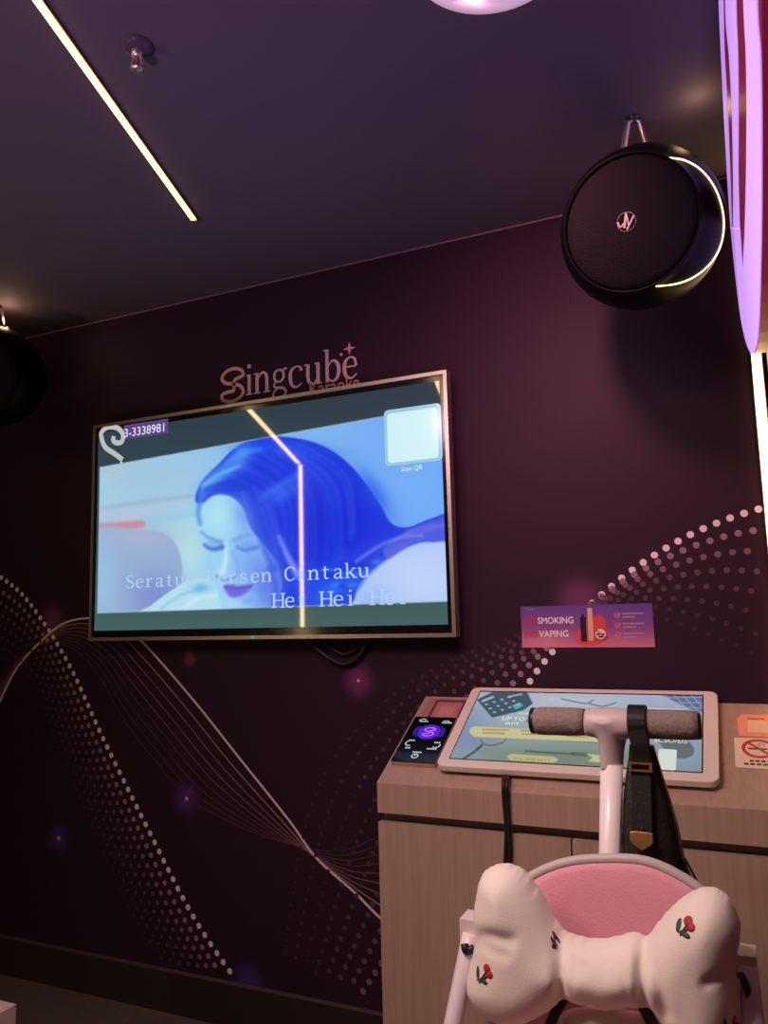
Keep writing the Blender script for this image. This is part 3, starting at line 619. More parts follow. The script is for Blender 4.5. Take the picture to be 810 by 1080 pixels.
def paint_tab(p):
    X, Y = p.P[:, 0], p.P[:, 1]; t = np.clip((Y-732)/80, 0, 1)[:, None]
    p.C = np.array([176, 190, 216])*(1-t)+np.array([132, 150, 138])*t
    p.blob(495, 770, 22, 30, (122, 140, 204), .6, 25); p.blob(600, 740, 60, 10, (206, 214, 226), .7); p.blob(720, 790, 40, 30, (150, 176, 208), .8); p.blob(600, 800, 80, 12, (122, 140, 112), .6); p.blob(560, 755, 60, 18, (178, 196, 200), .6)
    # calculator
    cal = [(503, 738), (519, 730), (556, 730), (562, 742), (552, 749), (519, 757)]
    p.poly(cal, (70, 92, 106), .8, 1, False); p.poly([(540, 744), (548, 740.5), (552, 744), (544, 748.5)], (78, 190, 190), .8, 1, False)
    for i in range(4):
        for j in range(3): p.blob(513+i*8.2+j*4.2, 743-i*2.6+j*4.1, 1.9, 1.1, (176, 204, 226), .9, 0, 2)
    p.line([(509, 739.5), (520, 735)], 2.2, (196, 214, 236), .9); p.line([(536, 735), (550, 732)], 2, (176, 200, 216), .8)
    # keyboard at upper right
    p.poly([(692, 730), (745, 730), (745, 752), (728, 748)], (96, 110, 150), 1, .9, False)
    for k_ in range(5):
        p.line([(700+k_*9, 731), (718+k_*9, 750)], 1, (176, 188, 236), .8, .8)
    for k_ in range(3): p.line([(706+k_*10, 747-k_*1-8+k_*6-3), (742, 735+k_*6)], 1, (176, 188, 236), .7, .8)
    # mouse
    p.poly([(694, 778), (716, 776), (730, 786), (731, 796), (720, 800), (706, 796)], (104, 116, 120), 1.2)
    # magnifier
    p.line([(489, 800), (500, 793), (508, 786)], 2.4, (60, 70, 74), .95, 1); p.line([(507, 780), (511, 785), (520, 786), (530, 783), (534, 779)], 1.4, (96, 104, 104), .8, 1)
    # spectacles line at the top
    p.line([(592, 737), (606, 740), (618, 742), (626, 738)], 1, (70, 76, 90), .8, .8); p.line([(622, 742), (636, 745), (650, 741)], 1, (70, 76, 90), .8, .8)
    # pencil and banner shapes
    p.line([(554, 792), (580, 794), (604, 795)], 2, (84, 98, 100), .8, 1); p.line([(604, 795), (618, 796)], 4, (84, 98, 90), .7, 1)
    for k_ in range(16): p.blob(580+k_*4, 779.5+k_*.3, .8, 1.2, (86, 96, 80), .8, 0, 2)
    p.poly([(496, 768), (500, 766), (640, 773), (660, 776), (660, 783), (640, 783), (500, 777), (495, 773)], (214, 210, 158), .8, 1, False)
    p.poly([(535, 797), (540, 795), (584, 798), (589, 801), (584, 804.5), (540, 802), (535, 800)], (202, 198, 146), .8, 1, False)
    p.poly([(618, 795), (640, 797), (640, 805), (620, 803), (625, 799)], (206, 206, 150), .8, 1, False)
    for x0, y0, n_ in ((509, 769.3, 27), (550, 770.5, 34), (597, 773, 26)):
        p.line([(x0, y0), (x0+n_, y0+.7)], 1.6, (168, 128, 78), .6, 1); p.line([(x0+1, y0+3.6), (x0+n_-4, y0+4.3)], 1.6, (168, 128, 78), .6, 1)
    p.poly([(554, 760.5), (562, 756.5), (564, 762), (560, 763)], (196, 70, 50), .8, 1, False); p.poly([(556, 760.5), (561, 758), (562, 761)], (232, 190, 160), .8, .8, False)
    p.poly([(662, 746), (721, 748), (721, 752), (662, 750)], (238, 226, 228), .8, .9, False)
M['tab_screen'] = mat_attr('monitor_picture', True, .12, .8)
ts = grid_mesh('screen', slp, [(sx0, sy0), (sx1, sy0), (sx1, sy1), (sx0, sy1)], TO+.0008, 330, 180, paint_tab, M['tab_screen'], tb)
def tab_text(name, c, items, strength=1.):
    m = E_(name+'_light', c, strength)
    for s_, x0, y0, x1, hgt in items:
        bm = bmesh.new(); a0 = suv(x0, y0, TO); a1 = suv(x1, y0, TO); text(bm, slp, s_, a0[0], a0[1], a1[0]-a0[0], hgt, TO+.0012)
        link_mesh(name, bm, m, ts)
tab_text('white_caption', (226, 230, 222), [('UP TO', 529, 760, 553, .018), ('RM', 533, 764.5, 546, .011), ('SCSO/EIS', 690, 783, 725, .017), ('ANAK', 546, 754, 562, .012)])
tab_text('orange_caption', (160, 116, 64), [('016-808 6617', 541, 801.8, 581, .011)])
tab_text('red_caption', (206, 58, 66), [('Requirements', 664, 751, 720, .011)])
ca, cb = suv(693, 812, TO), suv(714, 791, TO)
bm = bmesh.new(); fill_poly(bm, slp, rrect(ca[0], ca[1], cb[0], cb[1], .006), TO+.0011); link_mesh('blank_code_card', bm, E_('monitor_card', (206, 214, 206)), ts)

# control panel
cp_ = thing('control_panel', 'black glass touch panel with a glowing violet disc, left of the touch monitor', 'control panel', slp.P(.07, .16, 0))
PO = .015
px0, px1, py0, py1 = .012, .137, .068, .272
bm = bmesh.new(); outline_prism(bm, slp, rrect(px0, py0, px1, py1, .004, 3), .0005, PO-.003); link_mesh('base', bm, mat('panel_base_copper', (.55, .30, .22), .35, .3), cp_)
bm = bmesh.new(); outline_prism(bm, slp, rrect(px0+.0015, py0+.0015, px1-.0015, py1-.0015, .004, 3), PO-.003, PO); pg = link_mesh('glass', bm, M['panel_glass'], cp_)
def psuv(x, y): return suv(x, y, PO)
cc = psuv(452.5, 772)
bm = bmesh.new(); fill_poly(bm, slp, circ(cc[0], cc[1], .033, 28), PO+.0005)
link_mesh('violet_disc', bm, E_('violet_disc_light', (70, 28, 214), 1.), pg)
VA = E_('violet_arc_light', (84, 40, 190), 1.)
for r0, a0, a1 in ((.038, 140, 220), (.038, -40, 40), (.043, 150, 205), (.043, -30, 25)):
    bm = bmesh.new()
    ribbon(bm, slp, [(cc[0]+r0*math.cos(math.radians(a)), cc[1]+r0*math.sin(math.radians(a))) for a in np.linspace(a0, a1, 10)], .0022, PO+.0006)
    link_mesh('violet_arc', bm, VA, pg)
bm = bmesh.new(); ribbon(bm, slp, smooth_path(loop_S(cc[0]-.016, cc[1]-.019, .038, .032), 6), .004, PO+.0009); link_mesh('logo', bm, E_('panel_logo_light', (226, 110, 210)), pg)
IC = E_('panel_icon_light', (206, 206, 226))
for x, y, a0, a1 in ((446, 761, 40, 170), (470, 763, 20, 140), (432, 784, 120, 300), (460, 786, 230, 380)):
    bm = bmesh.new(); c_ = psuv(x, y); ribbon(bm, slp, [(c_[0]+.011*math.cos(math.radians(a)), c_[1]+.011*math.sin(math.radians(a))) for a in np.linspace(a0, a1, 9)], .003, PO+.0008); link_mesh('arc_icon', bm, IC, pg)
bm = bmesh.new(); c_ = psuv(437.5, 797.5); ribbon(bm, slp, circ(c_[0], c_[1], .0085, 16), .0028, PO+.0008, closed=True); ribbon(bm, slp, [(c_[0], c_[1]), (c_[0], c_[1]+.010)], .003, PO+.0009); link_mesh('power_icon', bm, IC, pg)
for x, y, n_ in ((443, 761.5, 9), (466, 763, 11), (431, 781.5, 7), (458, 784, 7), (427, 789.5, 6), (450, 790.5, 11), (435, 794, 10)):
    a0 = psuv(x, y); a1 = psuv(x+n_, y); h_ = .0055; n2 = max(2, n_//2); bm = bmesh.new()
    for j in range(n2):
        u0 = a0[0]+(a1[0]-a0[0])*j/n2; fill_poly(bm, slp, [(u0, a0[1]), (u0+(a1[0]-a0[0])/n2*.7, a0[1]), (u0+(a1[0]-a0[0])/n2*.7, a0[1]+h_), (u0, a0[1]+h_)], PO+.0008)
    link_mesh('icon_caption', bm, IC, pg)

# cards and stickers on the slope
def slope_sheet(name, label, quad, m, off=.0012):
    bm = bmesh.new(); outline_prism(bm, slp, quad, .0002, off); return tag(link_mesh(name, bm, m), label, 'card' if 'card' in name else 'sticker')
cd_ = thing('printed_card', 'small pink card with dark purple border behind the black control panel', 'card', slp.P(.07, .33, 0))
cq0, cq1 = suv(455, 756, .002), suv(489, 739, .002)
bm = bmesh.new(); outline_prism(bm, slp, [(.016, .283), (.136, .283), (.136, .384), (.016, .384)], .0002, .0015); link_mesh('sheet', bm, mat('card_tan', (.34, .20, .15), .5), cd_)
bm = bmesh.new(); fill_poly(bm, slp, rrect(.040, .287, .134, .378, .006), .002); link_mesh('border', bm, mat('card_purple', (.14, .035, .09), .5), cd_)
bm = bmesh.new(); fill_poly(bm, slp, rrect(.049, .287, .127, .366, .004), .0024); link_mesh('pink_field', bm, mat('card_pink', (.46, .17, .17), .5), cd_)
bm = bmesh.new(); fill_poly(bm, slp, rrect(.066, .297, .110, .345, .002), .0028); link_mesh('blank_code_field', bm, mat('card_code_blank', (.50, .25, .23), .5), cd_)
og = thing('orange_sticker', 'orange sticker with pale code field above the no smoking card', 'sticker', slp.P(.88, .3, 0))
ox0 = suv(778, 764)[0]; oy0, oy1 = suv(790, 777)[1], suv(790, 754)[1]
bm = bmesh.new(); outline_prism(bm, slp, [(ox0+.004, oy0), (ox0+.082, oy0), (ox0+.082, oy1), (ox0+.012, oy1), (ox0, oy1-.016), (ox0, oy0+.016)], .0002, .0012); link_mesh('sheet', bm, mat('sticker_orange', (.90, .33, .20), .45), og)
bm = bmesh.new(); fill_poly(bm, slp, rrect(ox0+.022, oy0+.016, ox0+.080, oy1-.026, .003), .0018); link_mesh('pale_field', bm, mat('sticker_peach', (.85, .55, .38), .45), og)
bm = bmesh.new(); fill_poly(bm, slp, [(ox0+.022, oy1-.020), (ox0+.06, oy1-.020), (ox0+.06, oy1-.016), (ox0+.022, oy1-.016)], .0018); link_mesh('caption_line', bm, mat('sticker_ink', (.35, .12, .08), .5), og)
ns = thing('no_smoking_card', 'white no smoking card with red prohibition ring at the right end of the cabinet', 'card', slp.P(.87, .19, 0))
nx0 = suv(775, 795)[0]; ny0, ny1 = suv(790, 811)[1], suv(790, 779.5)[1]
bm = bmesh.new(); outline_prism(bm, slp, rrect(nx0, ny0, nx0+.098, ny1, .006), .0002, .003); link_mesh('sheet', bm, mat('card_cream', (.82, .66, .50), .4), ns)
ncx, ncy, nr = nx0+.051, ny0+.072, .032
bm = bmesh.new(); ribbon(bm, slp, circ(ncx, ncy, nr, 32), .008, .0038, closed=True); ribbon(bm, slp, [(ncx-nr*.7, ncy+nr*.7), (ncx+nr*.7, ncy-nr*.7)], .007, .0040); link_mesh('red_ring', bm, mat('prohibit_red', (.55, .03, .025), .4), ns)
bm = bmesh.new(); fill_poly(bm, slp, [(ncx-.022, ncy-.004), (ncx+.018, ncy-.004), (ncx+.018, ncy+.002), (ncx-.022, ncy+.002)], .0035); ribbon(bm, slp, smooth_path([(ncx+.004, ncy+.008), (ncx, ncy+.016), (ncx+.008, ncy+.018), (ncx+.014, ncy+.012)], 5), .002, .0035)
link_mesh('cigarette_mark', bm, mat('mark_dark', (.04, .025, .02), .4), ns)
bm = bmesh.new()
for y0, x0, n_, wd_ in ((.022, .030, 4, .012), (.010, .018, 5, .013)):
    for j in range(n_): fill_poly(bm, slp, [(nx0+x0+j*wd_, ny0+y0), (nx0+x0+j*wd_+wd_*.75, ny0+y0), (nx0+x0+j*wd_+wd_*.75, ny0+y0+.007), (nx0+x0+j*wd_, ny0+y0+.007)], .0035)
link_mesh('caption', bm, mat('caption_dark', (.06, .035, .03), .4), ns)

# monitor power cord over the cabinet front
bm = bmesh.new()
for dx in (0, .011):
    pts = [slp.P(*suv(533, 806, .01), .008)+np.array([dx, 0, 0]), slp.P(*suv(532, 816, .006), .006)+np.array([dx, 0, 0])]
    pts += [at(531+dx*300, 826, CY-.007), at(531.5+dx*350, 845, CY-.008), at(534+dx*250, 875, CY-.008), at(533+dx*400, 905, CY-.006), at(531+dx*500, 960, CY-.006), at(533+dx*400, 1080, CY-.006)]
    tube(bm, smooth_path(pts, 6), .0048, 8)
tag(link_mesh('power_cord', bm, M['cable']), 'black twin power cord hanging from the touch monitor down the cabinet front', 'cable')

# ---------------------------------------------------------------- speakers
def speaker(label, c, face, arc_px, seed):
    root = thing('round_speaker', label, 'speaker', (c[0], c[1], H), 'round black ceiling-hung speakers')
    c = Vector(c); a = Vector(face).normalized(); R = .183
    bm = bmesh.new()
    prof = [(-.175, 0), (-.172, .045)]+[(R*math.sin(t), R*math.cos(t)) for t in np.linspace(math.radians(-62), math.radians(36), 22)]
    prof += [(.117, .1475), (.116, .144), (.108, .143)]
    lathe(bm, c, a, prof, 64); link_mesh('shell', bm, M['shell'], root)
    bm = bmesh.new(); lathe(bm, c, a, [(.102, .1425)]+[(.110+.030*(1-(r/.140)**2), r) for r in np.linspace(.140, 0.0, 10)], 64)
    gr = link_mesh('grille', bm, M['grille'], root)
    # metal emblem on the grille
    up = Vector((0, 0, 1)); ex = up.cross(a).normalized(); ey = a.cross(ex)
    ep = Plane(c+a*.1410, ex, ey)
    bm = bmesh.new(); ribbon(bm, ep, circ(0, 0, .020, 24), .0005, .0005, closed=True)
    ribbon(bm, ep, [(-.006, -.012), (.002, .018)], .0045, .001); ribbon(bm, ep, [(.002, .018), (.004, -.008)], .003, .0011); ribbon(bm, ep, [(-.001, -.017), (.017, .008)], .0035, .0012); ribbon(bm, ep, smooth_path([(-.018, .004), (-.014, -.008), (-.006, -.002)], 5), .0028, .001)
    link_mesh('emblem', bm, mat('emblem_silver', (.42, .36, .35), .4, .8), gr)
    # thin emissive arc tube laid on the shell
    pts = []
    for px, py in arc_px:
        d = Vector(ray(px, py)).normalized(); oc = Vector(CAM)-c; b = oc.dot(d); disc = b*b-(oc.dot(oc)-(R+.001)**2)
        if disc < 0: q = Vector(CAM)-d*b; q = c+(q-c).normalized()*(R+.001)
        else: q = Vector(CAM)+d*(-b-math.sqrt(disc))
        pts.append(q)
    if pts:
        bm = bmesh.new(); tube(bm, smooth_path(pts, 6), .0019, 6); link_mesh('bright_arc', bm, M['shell_arc'], root)
    # ceiling bracket: yoke with hook
    top = c+Vector((0, 0, R)); br_ = link_mesh
    bm = bmesh.new(); dirx = Vector((.9, .35, 0)).normalized(); hz = H
    A = Vector((top.x, top.y+.01, top.z-.006)); T = Vector((A.x, A.y, hz-.012))
    tube(bm, [A-dirx*.034, A-dirx*.030+Vector((0, 0, .02)), T-dirx*.014, T, T+dirx*.014, A+dirx*.026+Vector((0, 0, .02)), A+dirx*.030], .0085, 8, flat=.6)
    tube(bm, [A-dirx*.044, A+dirx*.042], .006, 8)
    link_mesh('yoke', bm, M['steel'], root)
    bm = bmesh.new(); lathe(bm, T+Vector((0, 0, -.004)), (0, 0, 1), [(0, 0), (0, .007), (.010, .007), (.010, .014), (.016, .014)], 20); link_mesh('ceiling_hook', bm, M['black'], root)
    bm = bmesh.new(); lathe(bm, A+dirx*.032, (dirx.x, dirx.y, 0), [(0, 0), (0, .010), (.014, .010), (.014, 0)], 12); link_mesh('clamp_bolt', bm, M['steel'], root)
    return root
sc_ = at(676, 241.5, -.4)
fr = (CAM-sc_)/np.linalg.norm(CAM-sc_) - AR*.24 + AU*.12
speaker('round black speaker hung from the ceiling with a curved bright line, beside the purple sign', sc_, fr, [(706, 166.5), (722, 169), (738, 178), (751, 193), (760, 213), (763.5, 236), (760, 259), (750, 277), (734, 291), (715, 299), (692, 302)], 1)
sc2 = at(-8, 397, -.3)
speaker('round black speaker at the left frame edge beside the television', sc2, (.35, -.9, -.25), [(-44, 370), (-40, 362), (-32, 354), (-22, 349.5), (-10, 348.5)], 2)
def glow(name, loc, power, color, r=.02):
    l = bpy.data.lights.new(name, 'POINT'); l.energy = power; l.color = color; l.shadow_soft_size = r; o = bpy.data.objects.new(name, l); COL.objects.link(o); o.location = loc
glow('speaker_back_glow', (sc2[0]+.03, sc2[1]+.02, 2.40), .5, (1, .62, .33))
glow('speaker_back_glow', (.0, -.40, 2.41), .18, (1, .62, .3))

# ---------------------------------------------------------------- ceiling fittings
spk = at(145, 55, H-.015, 2)
sp_ = thing('fire_sprinkler', 'small metal fire sprinkler under a round clear cup beside the ceiling strip', 'sprinkler', (spk[0], spk[1], H))
bm = bmesh.new(); lathe(bm, (spk[0], spk[1], H), (0, 0, -1), [(0, .033), (.005, .032), (.010, .026), (.014, .014), (.014, 0)], 28)
gl = mat('clear_cup', (.06, .044, .062), .35, spec=.12); link_mesh('escutcheon', bm, gl, sp_)
bm = bmesh.new(); X, Y = spk[0], spk[1]
lathe(bm, (X, Y, H-.014), (0, 0, -1), [(0, .012), (.010, .012), (.014, .008), (.014, 0)], 14)
tube(bm, smooth_path([(X-.010, Y, H-.026), (X-.014, Y, H-.038), (X-.004, Y, H-.052)], 4), .0028, 6); tube(bm, smooth_path([(X+.010, Y, H-.026), (X+.014, Y, H-.038), (X+.004, Y, H-.052)], 4), .0028, 6)
link_mesh('frame_arm', bm, M['steel'], sp_)
bm = bmesh.new(); tube(bm, [(X, Y, H-.028), (X, Y, H-.050)], .003, 8); link_mesh('glass_bulb', bm, mat('bulb_red', (.4, .06, .05), .2), sp_)
bm = bmesh.new(); lathe(bm, (X, Y, H-.052), (0, 0, -1), [(0, 0), (0, .014), (.003, .014), (.003, 0)], 14); link_mesh('deflector', bm, M['steel'], sp_)

LR = .15; lc = (-0.3039, -1.0319)
lm = thing('ceiling_lamp', 'round white ceiling lamp cut off by the top of the photo', 'lamp', (lc[0], lc[1], H))
bm = bmesh.new(); lathe(bm, (*lc, H), (0, 0, -1), [(0, LR-.006), (.018, LR), (.030, LR-.004), (.034, LR-.018), (.034, LR-.04), (.028, LR-.044)], 64); link_mesh('rim', bm, mat('lamp_rim_pink_white', (.82, .74, .78), .45, emit=lin((205, 172, 185)), strength=.45), lm)
bm = bmesh.new(); lathe(bm, (*lc, H), (0, 0, -1), [(.028, LR-.042), (.030, .05), (.030, 0)], 48); link_mesh('diffuser', bm, mat('lamp_diffuser', (.85, .78, .8), .4, emit=lin((225, 170, 200)), strength=.9), lm)

# ---------------------------------------------------------------- stroller
YB = -.82                                   # the push bar plane
stl = thing('baby_stroller', 'pink and white baby stroller with a grey push bar in front of the cabinet', 'stroller', (-.22, -1.02, 0))
M['tee'] = mat('stroller_grey_pink_plastic', (.56, .46, .46), .45)
M['grip'] = mat('foam_grip_brown', (.25, .185, .165), .8, bump=(140, .35))
M['tubewhite'] = mat('tube_satin_white', (.88, .80, .80), .25)
M['lilac'] = mat('frame_lilac_white', (.74, .66, .72), .35)
hx0, hx1 = at(562, 760, YB), at(737, 765, YB); hc = at(646, 763, YB)
ga = hx0; gb = at(617, 761.5, YB); gc_ = at(669, 763, YB); gd = hx1
for p0, p1 in ((ga, gb), (gc_, gd)):
    bm = bmesh.new(); pts = [p0+(p1-p0)*t for t in np.linspace(0, 1, 9)]; tube(bm, pts, [.0205, .0235]+[.024]*5+[.0235, .0225], 20)
    link_mesh('grip', bm, M['grip'], stl)
for p0, d0 in ((ga, -1), (gd, 1)):
    bm = bmesh.new(); lathe(bm, p0, (d0, 0, 0), [(-.004, .0225), (.002, .0225), (.004, .018), (.004, 0)], 20); link_mesh('grip_cap', bm, M['black'], stl)
bm = bmesh.new(); tube(bm, [gb, gb+(hc-gb)*.4, hc, hc+(gc_-hc)*.5, gc_], [.0235, .0255, .027, .0255, .0235], 20)
n0 = at(645, 812, YB); tube(bm, smooth_path([hc+np.array([0, 0, .004]), hc+(n0-hc)*.35, hc+(n0-hc)*.7, n0], 4), [.040, .036, .032, .029, .027, .025, .024, .0235, .023, .0225, .0225, .0225, .022], 20, flat=.62)
th_ = link_mesh('handle_tee', bm, M['tee'], stl, True)
rm = th_.modifiers.new('Remesh', 'REMESH'); rm.mode = 'VOXEL'; rm.voxel_size = .0035; rm.use_smooth_shade = True
sm = th_.modifiers.new('Smooth', 'SMOOTH'); sm.factor = .5; sm.iterations = 6
t0_ = at(645, 806, YB); t1_ = at(643, 960, YB-.02)
bm = bmesh.new(); tube(bm, [t0_, t1_, t1_+(t1_-t0_)*.8], .0185, 18); link_mesh('handle_tube', bm, M['tubewhite'], stl)
# backrest shell
YK = -1.0
rim = [(520, 1010), (526, 975), (540, 944), (565, 922), (600, 909), (640, 905.5), (680, 908), (716, 923), (745, 945), (768, 985), (780, 1030), (778, 1090), (760, 1150), (720, 1185), (650, 1195), (580, 1190), (535, 1155), (518, 1090)]
bkp = Plane(at(645, 1000, YK), (1, 0, 0), (0, .14, 1))
rl = [bkp.uv(*p) for p in rim]; rs = smooth_path(rl, 5, True)
bm = bmesh.new(); outline_prism(bm, bkp, rs, -.03, 0); link_mesh('backrest_shell', bm, M['tee'], stl)
cen = np.mean(rs, axis=0)
bm = bmesh.new()                             # padded pink lining, dished toward its middle
rings = []
for s_, o_ in ((.985, .001), (.96, .007), (.90, .009), (.7, .006), (.4, .002), (.15, 0.0008)):
    rings.append([bm.verts.new(bkp.P(*(cen+(np.array(p)-cen)*s_), o_)) for p in rs])
ctr = bm.verts.new(bkp.P(*cen, .0008)); n_ = len(rs)
for A, B in zip(rings, rings[1:]):
    for k in range(n_): bm.faces.new((A[k], A[(k+1) % n_], B[(k+1) % n_], B[k]))
for k in range(n_): bm.faces.new((rings[-1][k], rings[-1][(k+1) % n_], ctr))
bmesh.ops.recalc_face_normals(bm, faces=bm.faces)
link_mesh('backrest_lining', bm, mat('pink_lining', (.72, .32, .40), .8, sheen=.3, bump=(300, .15)), stl, True)
bm = bmesh.new(); tube(bm, [bkp.P(*p, .001) for p in rs], .0075, 10, True); link_mesh('backrest_rim', bm, mat('rim_grey', (.50, .43, .43), .5), stl)
# seat, side frames, arm blocks, legs and wheels
PYF = -1.045
la, lb_ = at(497, 985, PYF), at(474, 1100, PYF-.05)
ra, rb_ = at(788, 1020, PYF), at(800, 1130, PYF-.05)
for a0, b0_ in ((la, lb_), (ra, rb_)):
    bm = bmesh.new(); e = b0_+(b0_-a0)*.8; tube(bm, smooth_path([a0, b0_, e, (e[0], e[1]+.06, .42)], 4), .0135, 12); link_mesh('side_frame', bm, M['lilac'], stl)
for (px, py), wd_ in (((499, 983), .018), ((786.5, 1022), .018)):
    c_ = at(px, py, PYF+.012); bm = bmesh.new(); box(bm, c_-np.array([.014, .02, .025]), c_+np.array([.014, .02, .024])); bevel(bm, .004, 3); link_mesh('arm_block', bm, mat('block_cream', (.72, .62, .58), .4), stl)
bm = bmesh.new(); tube(bm, smooth_path([at(490, 996, PYF-.018), at(492, 1003, PYF-.022), at(500, 1000, PYF-.016)], 4), .006, 8); link_mesh('black_hinge', bm, M['black'], stl)
bm = bmesh.new(); tube(bm, smooth_path([at(780, 1026, PYF-.025), at(786, 1038, PYF-.03), at(791, 1054, PYF-.02)], 4), .006, 8, flat=.5); link_mesh('black_hinge', bm, M['black'], stl)
sx = -.225
bm = bmesh.new(); box(bm, (sx-.15, -1.33, .50), (sx+.15, -1.0, .56)); bevel(bm, .02, 3); link_mesh('seat', bm, mat('pink_seat', (.72, .30, .36), .8), stl)
for px_, py_ in ((-.17, -.80), (.17, -.80), (-.17, -1.32), (.17, -1.32)):
    bm = bmesh.new(); tube(bm, [(sx+px_*.75, -1.06, .50), (sx+px_, py_, .07)], .013, 10); lg = link_mesh('leg', bm, M['lilac'], stl)
    bm = bmesh.new(); lathe(bm, (sx+px_*1.16-.015, py_, .07), (1, 0, 0), [(0, 0), (0, .05), (.002, .066), (.010, .07), (.020, .07), (.028, .066), (.030, .05), (.030, 0)], 28); link_mesh('wheel', bm, M['black'], stl)
# padded liner on the seat below the pillow
bm = bmesh.new()
def blob(bm, c, r, rot=0):
    m_ = Matrix.Translation(Vector(c)) @ Matrix.Rotation(rot, 4, 'Y') @ Matrix.Diagonal((*r, 1)); bmesh.ops.create_icosphere(bm, subdivisions=3, radius=1, matrix=m_)
l0 = at(650, 1106, -1.07)
blob(bm, l0, (.085, .04, .05)); blob(bm, l0+np.array([0, -.02, -.14]), (.12, .05, .13)); blob(bm, at(612, 1092, -1.06), (.035, .03, .035)); blob(bm, at(690, 1095, -1.06), (.036, .03, .035))
M['cream'] = mat('cream_cotton', (.82, .75, .67), .85, sheen=.2, bump=(500, .12), vary=(12, .03))
ln = link_mesh('seat_liner', bm, M['cream'], stl, True)
for bm_o, vs in ((ln, .007),):
    rm = bm_o.modifiers.new('Remesh', 'REMESH'); rm.mode = 'VOXEL'; rm.voxel_size = vs; rm.use_smooth_shade = True; s2 = bm_o.modifiers.new('Smooth', 'SMOOTH'); s2.iterations = 8
for p0, p1, p2 in (((597, 1050), (586, 1068), (574, 1095)), ((672, 1050), (682, 1068), (692, 1090))):
    bm = bmesh.new(); tube(bm, smooth_path([at(*p0, -1.07), at(*p1, -1.085), at(*p2, -1.11)], 4), .009, 8, flat=.35); link_mesh('harness_strap', bm, M['black'], stl)

# ---------------------------------------------------------------- bow pillow
YP = -1.075
def inflated(name, outline, y, thick, reach, creases, m, parent=None, step=3.2):
    """a stuffed cloth form: an outline filled with a fine mesh and swelled to both sides, creases pressed in"""
    from mathutils.geometry import delaunay_2d_cdt
    ol = np.array(smooth_path(outline, 10, True)); lo, hi = ol.min(0), ol.max(0)
    gx_, gy_ = np.meshgrid(np.arange(lo[0], hi[0], step), np.arange(lo[1], hi[1], step)); gp = np.stack([gx_.ravel(), gy_.ravel()], 1); gp[:, 0] += np.where((np.round((gp[:, 1]-lo[1])/step) % 2) == 1, step/2, 0)
    gp = gp[inside_sd(gp, ol) > step*.55]; pts = np.concatenate([ol, gp]); n = len(ol)
    V, _, F, *_r = delaunay_2d_cdt([Vector(p) for p in pts], [], [list(range(n))], 1, 1e-4)
    V = np.array([v[:] for v in V]); sd = np.maximum(inside_sd(V, ol), 0); bnd = sd < 1e-3
    t = np.clip(sd/reach, 0, 1); h = thick*np.sqrt(1-(1-t)**2)
    for pa, wd_, dep in creases:
        q = smooth_path(pa, 6); best = np.full(len(V), 1e9)
        for k in range(len(q)-1):
            e = q[k+1]-q[k]; v = V-q[k]; tt = np.clip((v@e)/(e@e+1e-9), 0, 1); best = np.minimum(best, np.sqrt(((v-np.outer(tt, e))**2).sum(1)))
        h = h*(1-dep*np.exp(-(best/wd_)**2))
    bm = bmesh.new(); f = []; b = []
    for k, (p, hh) in enumerate(zip(V, h)):
        f.append(bm.verts.new(at(p[0], p[1], y)+np.array([0, -hh, 0])))
        b.append(f[-1] if bnd[k] else bm.verts.new(at(p[0], p[1], y)+np.array([0, hh*.55, 0])))
    for q in F:
        for L, o_ in ((f, 1), (b, -1)):
            vs = [L[k] for k in q][::o_]
            if len(set(vs)) == len(vs):
                try: bm.faces.new(vs)
                except ValueError: pass
    bmesh.ops.recalc_face_normals(bm, faces=bm.faces)
    o = link_mesh(name, bm, m, parent, True); s2 = o.modifiers.new('Smooth', 'SMOOTH'); s2.factor = .5; s2.iterations = 5
    return o
OUT = [(503, 940), (507, 922), (518, 912), (534, 909), (550, 914), (563, 927), (574, 944), (584, 962), (596, 979), (612, 986), (632, 988), (652, 986), (668, 981), (682, 985), (690, 975), (704, 958), (722, 943), (742, 934), (760, 937), (774, 950), (782, 970), (782, 990), (779, 1008), (778, 1025), (780, 1045), (778, 1070), (768, 1092), (744, 1104), (718, 1098), (700, 1082), (688, 1064), (668, 1058), (640, 1062), (615, 1056), (598, 1052), (582, 1064), (562, 1074), (540, 1078), (518, 1070), (502, 1056), (493, 1038), (495, 1018), (500, 1000), (501, 981), (500, 960)]
CR = [([(499, 984), (515, 976), (530, 973), (548, 976)], 7, .13), ([(585, 962), (594, 985), (599, 1015), (596, 1052)], 5, .34), ([(594, 990), (612, 1002), (624, 1006)], 4, .10), ([(681, 985), (680, 1005), (682, 1035), (688, 1062)], 5, .34), ([(690, 998), (700, 1020), (706, 1050)], 6, .12), ([(780, 1008), (765, 1012), (748, 1016)], 6, .10),
      ([(500, 990), (520, 985), (545, 990)], 5, .08), ([(640, 990), (636, 1020), (640, 1058)], 16, .06), ([(610, 988), (612, 1010), (608, 1030)], 4, .06), ([(662, 984), (664, 1006), (668, 1030)], 4, .06)]
pil = inflated('bow_pillow', OUT, YP, .062, 46, CR, M['cream'])
tag(pil, 'cream bow-shaped head pillow with cherry embroidery on the stroller backrest', 'pillow')
bpy.context.view_layer.update()
dg = bpy.context.evaluated_depsgraph_get(); pe = pil.evaluated_get(dg); pm = pe.to_mesh(); bvh = BVHTree.FromPolygons([v.co.copy() for v in pm.vertices], [list(p.vertices) for p in pm.polygons]); pe.to_mesh_clear()
def on_pillow(px, py):
    h = bvh.ray_cast(Vector(CAM), Vector(ray(px, py)).normalized())
    return (h[0], h[1]) if h[0] is not None else (Vector(at(px, py, YP)), Vector((0, -1, 0)))
